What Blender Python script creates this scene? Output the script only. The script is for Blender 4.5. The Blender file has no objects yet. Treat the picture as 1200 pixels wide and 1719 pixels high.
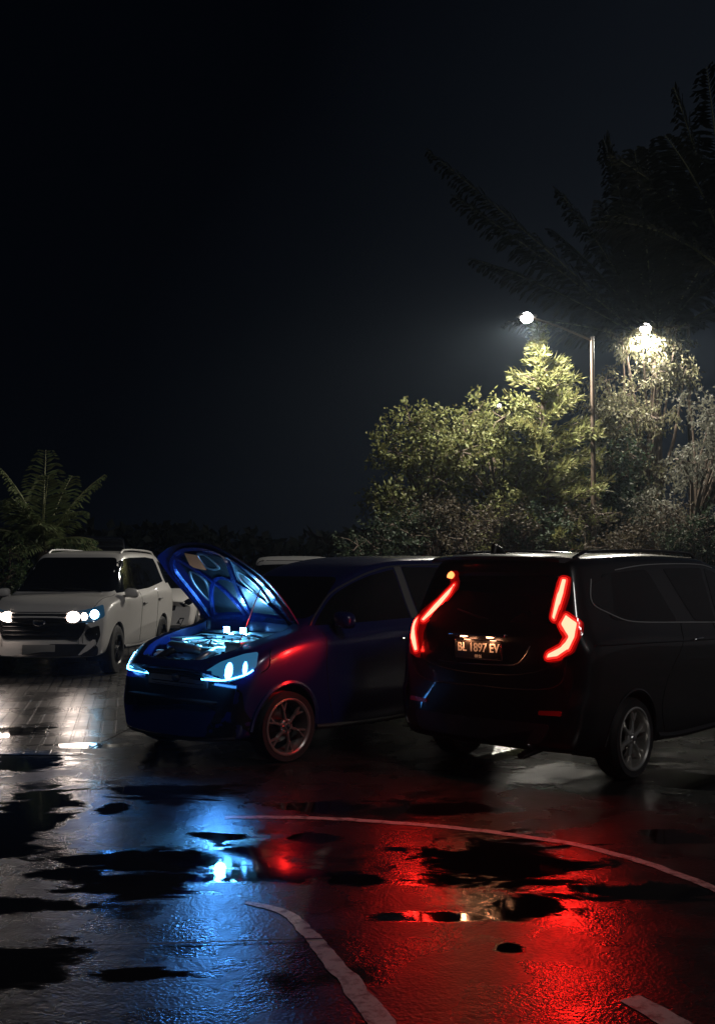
import bpy, bmesh, math, random
import numpy as np
from mathutils import Vector, Matrix, noise
from mathutils.bvhtree import BVHTree
from mathutils.geometry import delaunay_2d_cdt

random.seed(7)
scene = bpy.context.scene
COL = scene.collection
R = math.radians
H_CAM = 1.62
F_PX, CX, HOR = 1800.0, 600.0, 945.0      # focal length, centre column, horizon row of the 1200 px wide photo

# ------------------------------------------------------------------ camera
cam_d = bpy.data.cameras.new('camera')
cam = bpy.data.objects.new('camera', cam_d)
COL.objects.link(cam)
cam.location = (0, 0, H_CAM)
cam.rotation_euler = (R(90) + math.atan((HOR - 859.5) / F_PX), 0, 0)
cam_d.sensor_fit = 'HORIZONTAL'
cam_d.sensor_width = 36.0
cam_d.lens = 36.0 * F_PX / 1200.0
cam_d.clip_start = 0.05
cam_d.clip_end = 600
scene.camera = cam
scene.render.engine = 'CYCLES'
scene.cycles.use_denoising = True
scene.cycles.max_bounces = 8
scene.cycles.transparent_max_bounces = 12
scene.cycles.sample_clamp_indirect = 6.0
scene.view_settings.view_transform = 'Standard'
scene.view_settings.look = 'None'
scene.view_settings.exposure = 0.0
scene.view_settings.gamma = 1.0

# ------------------------------------------------------------------ world: night sky, brighter to the right, with an added glow out of frame
world = bpy.data.worlds.new('World')
scene.world = world
world.use_nodes = True
wn = world.node_tree
wn.nodes.clear()
w_out = wn.nodes.new('ShaderNodeOutputWorld')
w_bg = wn.nodes.new('ShaderNodeBackground')
w_tc = wn.nodes.new('ShaderNodeTexCoord')
w_sep = wn.nodes.new('ShaderNodeSeparateXYZ')
w_mx = wn.nodes.new('ShaderNodeMath'); w_mx.operation = 'MULTIPLY_ADD'
w_mx.inputs[1].default_value = 1.6; w_mx.inputs[2].default_value = 0.42
w_ns = wn.nodes.new('ShaderNodeTexNoise'); w_ns.inputs['Scale'].default_value = 2.5; w_ns.inputs['Detail'].default_value = 3
w_add = wn.nodes.new('ShaderNodeMath'); w_add.operation = 'MULTIPLY_ADD'; w_add.inputs[1].default_value = 0.35
w_zm = wn.nodes.new('ShaderNodeMath'); w_zm.operation = 'MULTIPLY_ADD'; w_zm.inputs[1].default_value = -0.9
w_rmp = wn.nodes.new('ShaderNodeValToRGB')
w_rmp.color_ramp.elements[0].position = 0.05; w_rmp.color_ramp.elements[0].color = (0.0005, 0.0009, 0.0019, 1)
w_rmp.color_ramp.elements[1].position = 0.475; w_rmp.color_ramp.elements[1].color = (0.0056, 0.0074, 0.0108, 1)
w_e = w_rmp.color_ramp.elements.new(0.62); w_e.color = (0.0056, 0.0074, 0.0108, 1)
w_e = w_rmp.color_ramp.elements.new(0.98); w_e.color = (0.036, 0.034, 0.036, 1)   # added glow out of frame to the right, for sheen on the cars
w_hf = wn.nodes.new('ShaderNodeMath'); w_hf.operation = 'MULTIPLY'; w_hf.inputs[1].default_value = 0.5
w_bg.inputs['Strength'].default_value = 1.0
L = wn.links.new
L(w_tc.outputs['Generated'], w_sep.inputs[0])
L(w_tc.outputs['Generated'], w_ns.inputs['Vector'])
L(w_sep.outputs['X'], w_mx.inputs[0])
L(w_ns.outputs['Fac'], w_add.inputs[0]); L(w_mx.outputs[0], w_add.inputs[2])
L(w_sep.outputs['Z'], w_zm.inputs[0]); L(w_add.outputs[0], w_zm.inputs[2])
L(w_zm.outputs[0], w_hf.inputs[0]); L(w_hf.outputs[0], w_rmp.inputs[0])
L(w_rmp.outputs[0], w_bg.inputs['Color'])
L(w_bg.outputs[0], w_out.inputs[0])

# very weak sun lamp, added as fill from behind the camera
sun_d = bpy.data.lights.new('fill_sun', 'SUN')
sun_d.energy = 0.26; sun_d.angle = R(6); sun_d.color = (1.0, 0.96, 0.92)
sun = bpy.data.objects.new('fill_sun', sun_d); COL.objects.link(sun)
sun.rotation_euler = (R(50), 0, R(38))


# ------------------------------------------------------------------ helpers
def at(px, py, z=0.0):
    """point on the ground (or at height z) under a pixel of the photograph"""
    Y = (H_CAM - z) * F_PX / (py - HOR)
    return Vector(((px - CX) * Y / F_PX, Y, z))


def up(px, py, Y):
    return Vector(((px - CX) * Y / F_PX, Y, H_CAM - (py - HOR) * Y / F_PX))


def tag(o, label=None, cat=None, group=None, kind=None):
    if label: o['label'] = label
    if cat: o['category'] = cat
    if group: o['group'] = group
    if kind: o['kind'] = kind
    return o


def empty(name, loc=(0, 0, 0), rz=0.0):
    o = bpy.data.objects.new(name, None)
    COL.objects.link(o)
    o.location = loc; o.rotation_euler = (0, 0, rz)
    o.empty_display_size = 0.2
    return o


def link(name, me, mat, parent=None, smooth=True):
    o = bpy.data.objects.new(name, me)
    COL.objects.link(o)
    if mat is not None:
        for m in (mat if isinstance(mat, (list, tuple)) else [mat]):
            me.materials.append(m)
    if smooth:
        me.polygons.foreach_set('use_smooth', [True] * len(me.polygons))
    if parent: o.parent = parent
    return o


def mesh_from(name, vs, fs):
    me = bpy.data.meshes.new(name)
    me.from_pydata([tuple(v) for v in vs], [], fs)
    me.update()
    return me


def bm_link(name, bm, mat, parent=None, smooth=True, sharp=40):
    me = bpy.data.meshes.new(name)
    bmesh.ops.recalc_face_normals(bm, faces=bm.faces)
    if smooth:
        for e in bm.edges:
            if len(e.link_faces) == 2 and e.calc_face_angle(0) > R(sharp):
                e.smooth = False
    bm.to_mesh(me); bm.free()
    return link(name, me, mat, parent, smooth)


def add_box(bm, c, s, rot=None, bevel=0.0):
    r = bmesh.ops.create_cube(bm, size=1.0)
    vs = r['verts']
    M = Matrix.Translation(c) @ (rot.to_4x4() if rot is not None else Matrix.Identity(4)) @ Matrix.Diagonal((s[0], s[1], s[2], 1))
    bmesh.ops.transform(bm, matrix=M, verts=vs)
    if bevel > 0:
        es = list({e for v in vs for e in v.link_edges})
        bmesh.ops.bevel(bm, geom=es, offset=bevel, segments=2, affect='EDGES', profile=0.5)


def add_tube(bm, pts, rad, n=8, caps=True, closed=False):
    pts = [Vector(p) for p in pts]
    rings = []
    N = len(pts)
    prev = None
    for i, p in enumerate(pts):
        if closed:
            t = (pts[(i + 1) % N] - pts[i - 1])
        else:
            t = pts[min(i + 1, N - 1)] - pts[max(i - 1, 0)]
        if t.length < 1e-9: t = Vector((0, 0, 1))
        t.normalize()
        if prev is None:
            a = Vector((0, 0, 1)) if abs(t.z) < 0.9 else Vector((1, 0, 0))
            u = t.cross(a).normalized()
        else:
            u = (prev - t * prev.dot(t))
            if u.length < 1e-6: u = t.orthogonal()
            u.normalize()
        prev = u
        v = t.cross(u)
        r = rad[i] if isinstance(rad, (list, tuple)) else rad
        rings.append([bm.verts.new(p + (u * math.cos(2 * math.pi * k / n) + v * math.sin(2 * math.pi * k / n)) * r) for k in range(n)])
    M = N if closed else N - 1
    for i in range(M):
        a, b = rings[i], rings[(i + 1) % N]
        for k in range(n):
            bm.faces.new((a[k], a[(k + 1) % n], b[(k + 1) % n], b[k]))
    if caps and not closed:
        bm.faces.new(rings[0][::-1]); bm.faces.new(rings[-1])


def add_lathe(bm, prof, n=40, M=None, closed=False):
    """profile of (radius, y) turned about the y axis"""
    M = M or Matrix.Identity(4)
    rings = []
    for r, y in prof:
        rings.append([bm.verts.new(M @ Vector((r * math.cos(2 * math.pi * k / n), y, r * math.sin(2 * math.pi * k / n)))) for k in range(n)])
    m = len(prof) if closed else len(prof) - 1
    for i in range(m):
        a, b = rings[i], rings[(i + 1) % len(prof)]
        for k in range(n):
            bm.faces.new((a[k], b[k], b[(k + 1) % n], a[(k + 1) % n]))


def pchip(xs, ys, q):
    xs = np.array(xs, float); ys = np.array(ys, float); q = np.clip(np.array(q, float), xs[0], xs[-1])
    h = np.diff(xs); d = np.diff(ys) / h
    m = np.zeros(len(xs))
    m[0], m[-1] = d[0], d[-1]
    for i in range(1, len(xs) - 1):
        if d[i - 1] * d[i] > 0:
            w1 = 2 * h[i] + h[i - 1]; w2 = h[i] + 2 * h[i - 1]
            m[i] = (w1 + w2) / (w1 / d[i - 1] + w2 / d[i])
    k = np.clip(np.searchsorted(xs, q) - 1, 0, len(h) - 1)
    t = (q - xs[k]) / h[k]
    return ((1 + 2 * t) * (1 - t) ** 2 * ys[k] + t * (1 - t) ** 2 * h[k] * m[k] + t * t * (3 - 2 * t) * ys[k + 1] + t * t * (t - 1) * h[k] * m[k + 1])


def bspline(P, n):
    P = np.array(P, float)
    P0 = P[1] * np.array([-1, 1]); P1 = P[-2] * np.array([-1, 1])       # mirrored ends: the outline crosses the centre plane level
    Q = np.vstack([P0, P, P1])
    segs = len(P) - 1
    ts = np.linspace(0, segs, n)
    out = []
    for t in ts:
        i = min(int(t), segs - 1); u = t - i
        b = np.array([(1 - u) ** 3, 3 * u ** 3 - 6 * u * u + 4, -3 * u ** 3 + 3 * u * u + 3 * u + 1, u ** 3]) / 6
        out.append(b @ Q[i:i + 4])
    return np.array(out)


def smooth_poly(pts, n=6, closed=True):
    """Catmull-Rom through 2D points"""
    P = [Vector(p) for p in pts]
    N = len(P); out = []
    for i in range(N if closed else N - 1):
        if closed:
            a, b, c, d = P[i - 1], P[i], P[(i + 1) % N], P[(i + 2) % N]
        else:
            a, b, c, d = P[max(i - 1, 0)], P[i], P[i + 1], P[min(i + 2, N - 1)]
        for k in range(n):
            t = k / n
            out.append(0.5 * ((2 * b) + (c - a) * t + (2 * a - 5 * b + 4 * c - d) * t * t + (3 * b - a - 3 * c + d) * t ** 3))
    if not closed: out.append(P[-1])
    return out


def round_poly(pts, r=0.04, n=4):
    """polygon with rounded corners"""
    P = [Vector(p) for p in pts]; N = len(P); out = []
    for i in range(N):
        p, a, b = P[i], P[i - 1], P[(i + 1) % N]
        da, db = (a - p), (b - p)
        ra = min(r, da.length * 0.45); rb = min(r, db.length * 0.45)
        s, e = p + da.normalized() * ra, p + db.normalized() * rb
        for k in range(n + 1):
            t = k / n
            out.append(s * (1 - t) ** 2 + p * 2 * t * (1 - t) + e * t * t)
    return out


# ------------------------------------------------------------------ materials
MATS = {}


def pbr(name, col, rough=0.5, metal=0.0, coat=0.0, coat_rough=0.03, emit=None, es=0.0, spec=0.5, noise_amt=0.0, noise_scale=20, bump=0.0, trans=0.0, sheen=0.0):
    if name in MATS: return MATS[name]
    m = bpy.data.materials.new(name); m.use_nodes = True
    nt = m.node_tree; b = nt.nodes['Principled BSDF']
    b.inputs['Base Color'].default_value = (*col, 1)
    b.inputs['Roughness'].default_value = rough
    b.inputs['Metallic'].default_value = metal
    b.inputs['Coat Weight'].default_value = coat
    b.inputs['Coat Roughness'].default_value = coat_rough
    b.inputs['Specular IOR Level'].default_value = spec
    b.inputs['Transmission Weight'].default_value = trans
    if emit:
        b.inputs['Emission Color'].default_value = (*emit, 1)
        b.inputs['Emission Strength'].default_value = es
    if noise_amt > 0 or bump > 0:
        tc = nt.nodes.new('ShaderNodeTexCoord')
        nz = nt.nodes.new('ShaderNodeTexNoise'); nz.inputs['Scale'].default_value = noise_scale; nz.inputs['Detail'].default_value = 6
        nt.links.new(tc.outputs['Object'], nz.inputs['Vector'])
        if noise_amt > 0:
            mr = nt.nodes.new('ShaderNodeMapRange')
            mr.inputs['To Min'].default_value = 1 - noise_amt; mr.inputs['To Max'].default_value = 1 + noise_amt
            nt.links.new(nz.outputs['Fac'], mr.inputs['Value'])
            mm = nt.nodes.new('ShaderNodeVectorMath'); mm.operation = 'SCALE'
            mm.inputs[0].default_value = col
            nt.links.new(mr.outputs[0], mm.inputs['Scale'])
            nt.links.new(mm.outputs[0], b.inputs['Base Color'])
        if bump > 0:
            bp = nt.nodes.new('ShaderNodeBump'); bp.inputs['Strength'].default_value = bump; bp.inputs['Distance'].default_value = 0.01
            nt.links.new(nz.outputs['Fac'], bp.inputs['Height']); nt.links.new(bp.outputs[0], b.inputs['Normal'])
    MATS[name] = m
    return m


def car_paint(name, col, metal=0.6, rough=0.35, wet=0.35, cr_=0.04):
    """metallic base, clear coat with rain beads on it"""
    m = pbr(name, col, rough, metal, coat=1.0, coat_rough=cr_)
    nt = m.node_tree; b = nt.nodes['Principled BSDF']
    tc = nt.nodes.new('ShaderNodeTexCoord')
    vo = nt.nodes.new('ShaderNodeTexVoronoi'); vo.inputs['Scale'].default_value = 55; vo.inputs['Randomness'].default_value = 1
    rp = nt.nodes.new('ShaderNodeMapRange'); rp.inputs['From Min'].default_value = 0.0; rp.inputs['From Max'].default_value = 0.32
    rp.inputs['To Min'].default_value = 1; rp.inputs['To Max'].default_value = 0
    nz = nt.nodes.new('ShaderNodeTexNoise'); nz.inputs['Scale'].default_value = 9
    gt = nt.nodes.new('ShaderNodeMath'); gt.operation = 'GREATER_THAN'; gt.inputs[1].default_value = 0.55
    mu = nt.nodes.new('ShaderNodeMath'); mu.operation = 'MULTIPLY'
    bp = nt.nodes.new('ShaderNodeBump'); bp.inputs['Strength'].default_value = wet; bp.inputs['Distance'].default_value = 0.002
    K = nt.links.new
    K(tc.outputs['Object'], vo.inputs['Vector']); K(tc.outputs['Object'], nz.inputs['Vector'])
    K(vo.outputs['Distance'], rp.inputs['Value']); K(nz.outputs['Fac'], gt.inputs[0])
    K(rp.outputs[0], mu.inputs[0]); K(gt.outputs[0], mu.inputs[1]); K(mu.outputs[0], bp.inputs['Height'])
    K(bp.outputs[0], b.inputs['Coat Normal'])
    return m


M_BLACK = car_paint('black_paint', (0.004, 0.004, 0.005), 0.3, 0.3)
M_BLUE = car_paint('blue_paint', (0.008, 0.013, 0.11), 0.2, 0.30, cr_=.16)
M_WHITE = pbr('white_paint', (0.66, 0.64, 0.62), 0.35, 0.0, coat=0.8, noise_amt=0.05, noise_scale=3)
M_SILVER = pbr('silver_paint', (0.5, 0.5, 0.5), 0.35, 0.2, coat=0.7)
M_DARKPAINT = car_paint('dark_paint', (0.006, 0.007, 0.009), 0.3, 0.35)
M_GLASS = pbr('tinted_glass', (0.004, 0.004, 0.005), 0.03, 0.0, spec=0.6)
M_PLASTIC = pbr('black_plastic', (0.012, 0.012, 0.013), 0.45, noise_amt=0.2, noise_scale=60, bump=0.1)
M_GLOSSBLK = pbr('gloss_black_trim', (0.006, 0.006, 0.007), 0.12, coat=0.6)
M_RUBBER = pbr('tyre_rubber', (0.016, 0.016, 0.017), 0.55, noise_amt=0.3, noise_scale=80, bump=0.3)
M_TRIM = pbr('satin_window_trim', (0.75, 0.75, 0.76), 0.32, 0.35)
M_CHROME = pbr('chrome', (0.7, 0.7, 0.72), 0.12, 1.0)
M_RIM = pbr('grey_alloy', (0.34, 0.33, 0.32), 0.28, 0.7)
M_DISC = pbr('brake_disc', (0.1, 0.1, 0.1), 0.4, 1.0)
M_GAP = pbr('panel_gap', (0.002, 0.002, 0.002), 0.8)
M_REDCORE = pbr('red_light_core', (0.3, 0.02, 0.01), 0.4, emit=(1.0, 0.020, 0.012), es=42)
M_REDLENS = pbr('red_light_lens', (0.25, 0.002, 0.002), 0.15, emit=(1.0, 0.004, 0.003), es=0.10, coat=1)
M_REDGLOW_MID = pbr('painted_red_glow_mid', (0.25, 0.002, 0.002), 0.15, emit=(1.0, 0.006, 0.004), es=0.42, coat=1)  # emissive step of the glow painted round the light bars
M_REDGLOW_IN = pbr('painted_red_glow_inner', (0.3, 0.01, 0.005), 0.2, emit=(1.0, 0.03, 0.02), es=1.6, coat=1)
M_AMBER = pbr('amber_light', (0.3, 0.1, 0.01), 0.3, emit=(1.0, 0.22, 0.06), es=3.5)
M_REFLECTOR = pbr('red_reflector', (0.25, 0.004, 0.004), 0.2, coat=1)
M_HEADCYAN = pbr('cyan_headlamp_light', (0.3, 0.6, 0.9), 0.3, emit=(0.06, 0.30, 0.80), es=20)
M_HEADLENS = pbr('lit_headlamp_lens', (0.05, 0.12, 0.2), 0.1, emit=(0.03, 0.21, 0.42), es=0.55, coat=1)
M_WARM = pbr('warm_headlamp_light', (1, 0.9, 0.8), 0.3, emit=(1.0, 0.80, 0.68), es=26)
M_COOLSPOT = pbr('cool_headlamp_light', (1, 1, 1), 0.3, emit=(0.35, 0.70, 1.0), es=24)
M_DIMLENS = pbr('dim_blue_lens', (0.03, 0.07, 0.12), 0.1, emit=(0.03, 0.13, 0.25), es=0.22, coat=1)
M_LED = pbr('work_light_led', (0.8, 0.9, 1), 0.3, emit=(0.12, 0.45, 1.0), es=60)
M_STREET = pbr('street_lamp_light', (1, 1, 1), 0.3, emit=(1.0, 0.93, 0.93), es=40)
M_PLATE = pbr('plate_black', (0.012, 0.011, 0.011), 0.4)
M_PLATETXT = pbr('plate_lettering', (0.75, 0.72, 0.68), 0.45)
M_PLATEW = pbr('plate_grey', (0.30, 0.29, 0.28), 0.5, noise_amt=0.1, noise_scale=8)
M_POLE = pbr('weathered_pole', (0.07, 0.05, 0.035), 0.5, 0.2, noise_amt=0.35, noise_scale=6)
M_BARK = pbr('bark', (0.07, 0.05, 0.035), 0.9, noise_amt=0.4, noise_scale=5, bump=0.6)
M_ENGINE = pbr('engine_plastic', (0.03, 0.032, 0.035), 0.4, noise_amt=0.2)
M_ALU = pbr('bare_aluminium', (0.55, 0.56, 0.58), 0.35, 0.9, noise_amt=0.15, noise_scale=25)
M_HOSE = pbr('rubber_hose', (0.02, 0.02, 0.02), 0.35)
M_BAT = pbr('white_battery_case', (0.6, 0.62, 0.64), 0.4)
M_ORANGE = pbr('orange_reflection_paint', (0.9, 0.16, 0.05), 0.45, emit=None)  # colour of the reflection painted under the bonnet


def leaf_mat(name, col, var=0.35):
    m = bpy.data.materials.new(name); m.use_nodes = True
    nt = m.node_tree; b = nt.nodes['Principled BSDF']
    g = nt.nodes.new('ShaderNodeNewGeometry')
    hsv = nt.nodes.new('ShaderNodeHueSaturation'); hsv.inputs['Color'].default_value = (*col, 1)
    mr = nt.nodes.new('ShaderNodeMapRange'); mr.inputs['To Min'].default_value = 1 - var; mr.inputs['To Max'].default_value = 1 + var
    mh = nt.nodes.new('ShaderNodeMapRange'); mh.inputs['To Min'].default_value = 0.47; mh.inputs['To Max'].default_value = 0.52
    nt.links.new(g.outputs['Random Per Island'], mr.inputs['Value']); nt.links.new(g.outputs['Random Per Island'], mh.inputs['Value'])
    nt.links.new(mr.outputs[0], hsv.inputs['Value']); nt.links.new(mh.outputs[0], hsv.inputs['Hue'])
    nt.links.new(hsv.outputs[0], b.inputs['Base Color'])
    b.inputs['Roughness'].default_value = 0.65; b.inputs['Specular IOR Level'].default_value = .25
    tr = nt.nodes.new('ShaderNodeBsdfTranslucent'); nt.links.new(hsv.outputs[0], tr.inputs['Color'])
    mx = nt.nodes.new('ShaderNodeMixShader'); mx.inputs[0].default_value = 0.35
    nt.links.new(b.outputs[0], mx.inputs[1]); nt.links.new(tr.outputs[0], mx.inputs[2])
    nt.links.new(mx.outputs[0], nt.nodes['Material Output'].inputs[0])
    return m


M_LEAF_Y = leaf_mat('yellow_green_leaves', (0.105, 0.112, 0.038))
M_LEAF_G = leaf_mat('green_leaves', (0.055, 0.085, 0.035))
M_LEAF_W = leaf_mat('pale_leaves', (0.105, 0.10, 0.055))
M_LEAF_D = leaf_mat('dark_leaves', (0.03, 0.045, 0.025))
M_LEAF_U = leaf_mat('brown_bush_leaves', (0.045, 0.036, 0.022))
M_LEAF_B = leaf_mat('greyish_leaves', (0.10, 0.10, 0.075))
M_LEAF_C = leaf_mat('conifer_needles', (0.12, 0.125, 0.045))
M_LEAF_P = leaf_mat('palm_leaves', (0.12, 0.15, 0.065))
M_LEAF_K = leaf_mat('night_leaves', (0.02, 0.025, 0.02))


PUDDLES = [   # centre x, centre y, half width, half height, measured on the photograph and laid on the ground
    (830, 1442, 150, 36), (690, 1530, 85, 8), (885, 1515, 58, 19), (1060, 1491, 130, 13), (330, 1438, 215, 24), (255, 1475, 110, 26), (430, 1462, 90, 14),
    (40, 1279, 75, 19), (20, 1395, 75, 75), (60, 1512, 95, 12), (55, 1604, 95, 30), (20, 1225, 75, 8), (198, 1354, 26, 10), (245, 1622, 95, 9),
    (300, 1325, 120, 10), (735, 1352, 90, 12), (940, 1300, 75, 18), (1150, 1306, 85, 22), (520, 1400, 40, 10), (380, 1398, 60, 6), (850, 1580, 28, 9), (120, 1460, 70, 9),
    (560, 1350, 110, 8), (600, 1470, 40, 9), (1130, 1400, 60, 10), (150, 1250, 50, 5)]


def wet_mask(nt, tc, films=.8):
    """0 on damp ground, 1 in standing water; ragged soft-edged pools"""
    K = nt.links.new; N = nt.nodes.new
    cur = None
    for x, y, hw, hh in PUDDLES:
        c, n, f = at(x, y), at(x, y + hh), at(x, y - hh)
        rx = hw * c.y / F_PX; ry = (f.y - n.y) / 2; cy = (f.y + n.y) / 2; cx = c.x * cy / c.y
        m = N('ShaderNodeMapping'); m.inputs['Scale'].default_value = (1 / rx, 1 / ry, 0); m.inputs['Location'].default_value = (-cx / rx, -cy / ry, 0)
        K(tc.outputs['Object'], m.inputs['Vector'])
        l = N('ShaderNodeVectorMath'); l.operation = 'LENGTH'; K(m.outputs[0], l.inputs[0])
        if cur is None: cur = l.outputs['Value']
        else:
            mn = N('ShaderNodeMath'); mn.operation = 'MINIMUM'; K(cur, mn.inputs[0]); K(l.outputs['Value'], mn.inputs[1]); cur = mn.outputs[0]
    nz = N('ShaderNodeTexNoise'); nz.inputs['Scale'].default_value = 2.3; nz.inputs['Detail'].default_value = 10; nz.inputs['Roughness'].default_value = .66; nz.inputs['Distortion'].default_value = .7
    sx = N('ShaderNodeMapping'); sx.inputs['Scale'].default_value = (.8, 1.5, 1)
    K(tc.outputs['Object'], sx.inputs['Vector']); K(sx.outputs[0], nz.inputs['Vector'])
    a = N('ShaderNodeMath'); a.operation = 'MULTIPLY_ADD'; a.inputs[1].default_value = 4.2; K(nz.outputs['Fac'], a.inputs[0]); K(cur, a.inputs[2])
    mr = N('ShaderNodeMapRange'); mr.interpolation_type = 'SMOOTHSTEP'
    mr.inputs['From Min'].default_value = 3.42; mr.inputs['From Max'].default_value = 2.90
    K(a.outputs[0], mr.inputs['Value'])
    # thin films scattered everywhere
    n2 = N('ShaderNodeTexNoise'); n2.inputs['Scale'].default_value = 1.1; n2.inputs['Detail'].default_value = 8; n2.inputs['Roughness'].default_value = .6
    K(tc.outputs['Object'], n2.inputs['Vector'])
    m2 = N('ShaderNodeMapRange'); m2.interpolation_type = 'SMOOTHSTEP'; m2.inputs['From Min'].default_value = .52; m2.inputs['From Max'].default_value = .66; m2.inputs['To Max'].default_value = films
    K(n2.outputs['Fac'], m2.inputs['Value'])
    mx = N('ShaderNodeMath'); mx.operation = 'MAXIMUM'; K(mr.outputs[0], mx.inputs[0]); K(m2.outputs[0], mx.inputs[1])
    return mx.outputs[0]


def ground_material():
    m = bpy.data.materials.new('wet_asphalt'); m.use_nodes = True
    nt = m.node_tree; b = nt.nodes['Principled BSDF']; K = nt.links.new; N = nt.nodes.new
    tc = N('ShaderNodeTexCoord')
    mask = wet_mask(nt, tc)
    fine = N('ShaderNodeTexNoise'); fine.inputs['Scale'].default_value = 95; fine.inputs['Detail'].default_value = 4
    mid = N('ShaderNodeTexNoise'); mid.inputs['Scale'].default_value = 7; mid.inputs['Detail'].default_value = 8; mid.inputs['Roughness'].default_value = 0.65
    vo = N('ShaderNodeTexVoronoi'); vo.inputs['Scale'].default_value = 62
    patch = N('ShaderNodeTexNoise'); patch.inputs['Scale'].default_value = 1.9; patch.inputs['Detail'].default_value = 5
    for n in (fine, mid, vo, patch): K(tc.outputs['Object'], n.inputs['Vector'])
    cr = N('ShaderNodeValToRGB')
    cr.color_ramp.elements[0].position = 0.3; cr.color_ramp.elements[0].color = (0.008, 0.008, 0.008, 1)
    cr.color_ramp.elements[1].position = 0.75; cr.color_ramp.elements[1].color = (0.038, 0.036, 0.034, 1)
    K(mid.outputs['Fac'], cr.inputs[0])
    mc = N('ShaderNodeMix'); mc.data_type = 'RGBA'; mc.inputs['B'].default_value = (.006, .006, .006, 1)
    K(mask, mc.inputs['Factor']); K(cr.outputs[0], mc.inputs['A']); K(mc.outputs['Result'], b.inputs['Base Color'])
    r0 = N('ShaderNodeMapRange'); r0.inputs['From Min'].default_value = .35; r0.inputs['From Max'].default_value = .65; r0.inputs['To Min'].default_value = .22; r0.inputs['To Max'].default_value = .34
    K(patch.outputs['Fac'], r0.inputs['Value'])
    rm = N('ShaderNodeMix'); rm.inputs['B'].default_value = .025
    K(mask, rm.inputs['Factor']); K(r0.outputs[0], rm.inputs['A']); K(rm.outputs['Result'], b.inputs['Roughness'])
    hh = N('ShaderNodeMath'); hh.operation = 'MULTIPLY_ADD'; hh.inputs[1].default_value = 0.6
    K(fine.outputs['Fac'], hh.inputs[0]); K(vo.outputs['Distance'], hh.inputs[2])
    st = N('ShaderNodeMapRange'); st.inputs['To Min'].default_value = .27; st.inputs['To Max'].default_value = 0.0
    K(mask, st.inputs['Value'])
    bp = N('ShaderNodeBump'); bp.inputs['Distance'].default_value = 0.005
    K(st.outputs[0], bp.inputs['Strength']); K(hh.outputs[0], bp.inputs['Height'])
    st2 = N('ShaderNodeMapRange'); st2.inputs['To Min'].default_value = .28; st2.inputs['To Max'].default_value = 0.02
    K(mask, st2.inputs['Value'])
    bp2 = N('ShaderNodeBump'); bp2.inputs['Distance'].default_value = 0.02
    K(st2.outputs[0], bp2.inputs['Strength']); K(mid.outputs['Fac'], bp2.inputs['Height']); K(bp.outputs[0], bp2.inputs['Normal'])
    K(bp2.outputs[0], b.inputs['Normal'])
    return m


def paver_material():
    m = bpy.data.materials.new('wet_block_paving'); m.use_nodes = True
    nt = m.node_tree; b = nt.nodes['Principled BSDF']; K = nt.links.new; N = nt.nodes.new
    tc = N('ShaderNodeTexCoord')
    mp = N('ShaderNodeMapping'); mp.inputs['Rotation'].default_value = (0, 0, R(-12))
    K(tc.outputs['Object'], mp.inputs['Vector'])
    br = N('ShaderNodeTexBrick'); br.inputs['Scale'].default_value = 1.0
    br.inputs['Brick Width'].default_value = 0.125; br.inputs['Row Height'].default_value = 0.25; br.offset = 0.0
    br.inputs['Mortar Size'].default_value = 0.016; br.inputs['Mortar Smooth'].default_value = 0.4
    br.inputs['Color1'].default_value = (0.05, 0.048, 0.046, 1); br.inputs['Color2'].default_value = (0.085, 0.08, 0.075, 1); br.inputs['Mortar'].default_value = (0.015, 0.015, 0.015, 1)
    K(mp.outputs[0], br.inputs['Vector']); K(br.outputs['Color'], b.inputs['Base Color'])
    nz = N('ShaderNodeTexNoise'); nz.inputs['Scale'].default_value = 1.4; nz.inputs['Detail'].default_value = 4
    K(tc.outputs['Object'], nz.inputs['Vector'])
    rr = N('ShaderNodeMapRange'); rr.inputs['From Min'].default_value = 0.35; rr.inputs['From Max'].default_value = 0.65; rr.inputs['To Min'].default_value = 0.22; rr.inputs['To Max'].default_value = 0.36
    mask = wet_mask(nt, tc, .0)
    K(nz.outputs['Fac'], rr.inputs['Value'])
    rm = N('ShaderNodeMix'); rm.inputs['B'].default_value = .03; K(mask, rm.inputs['Factor']); K(rr.outputs[0], rm.inputs['A']); K(rm.outputs['Result'], b.inputs['Roughness'])
    st = N('ShaderNodeMapRange'); st.inputs['To Min'].default_value = 1.0; st.inputs['To Max'].default_value = 0.0; K(mask, st.inputs['Value'])
    bp = N('ShaderNodeBump'); bp.inputs['Strength'].default_value = 0.9; bp.inputs['Distance'].default_value = 0.02; bp.invert = True; K(st.outputs[0], bp.inputs['Strength'])
    K(br.outputs['Fac'], bp.inputs['Height']); K(bp.outputs[0], b.inputs['Normal'])
    return m


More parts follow.
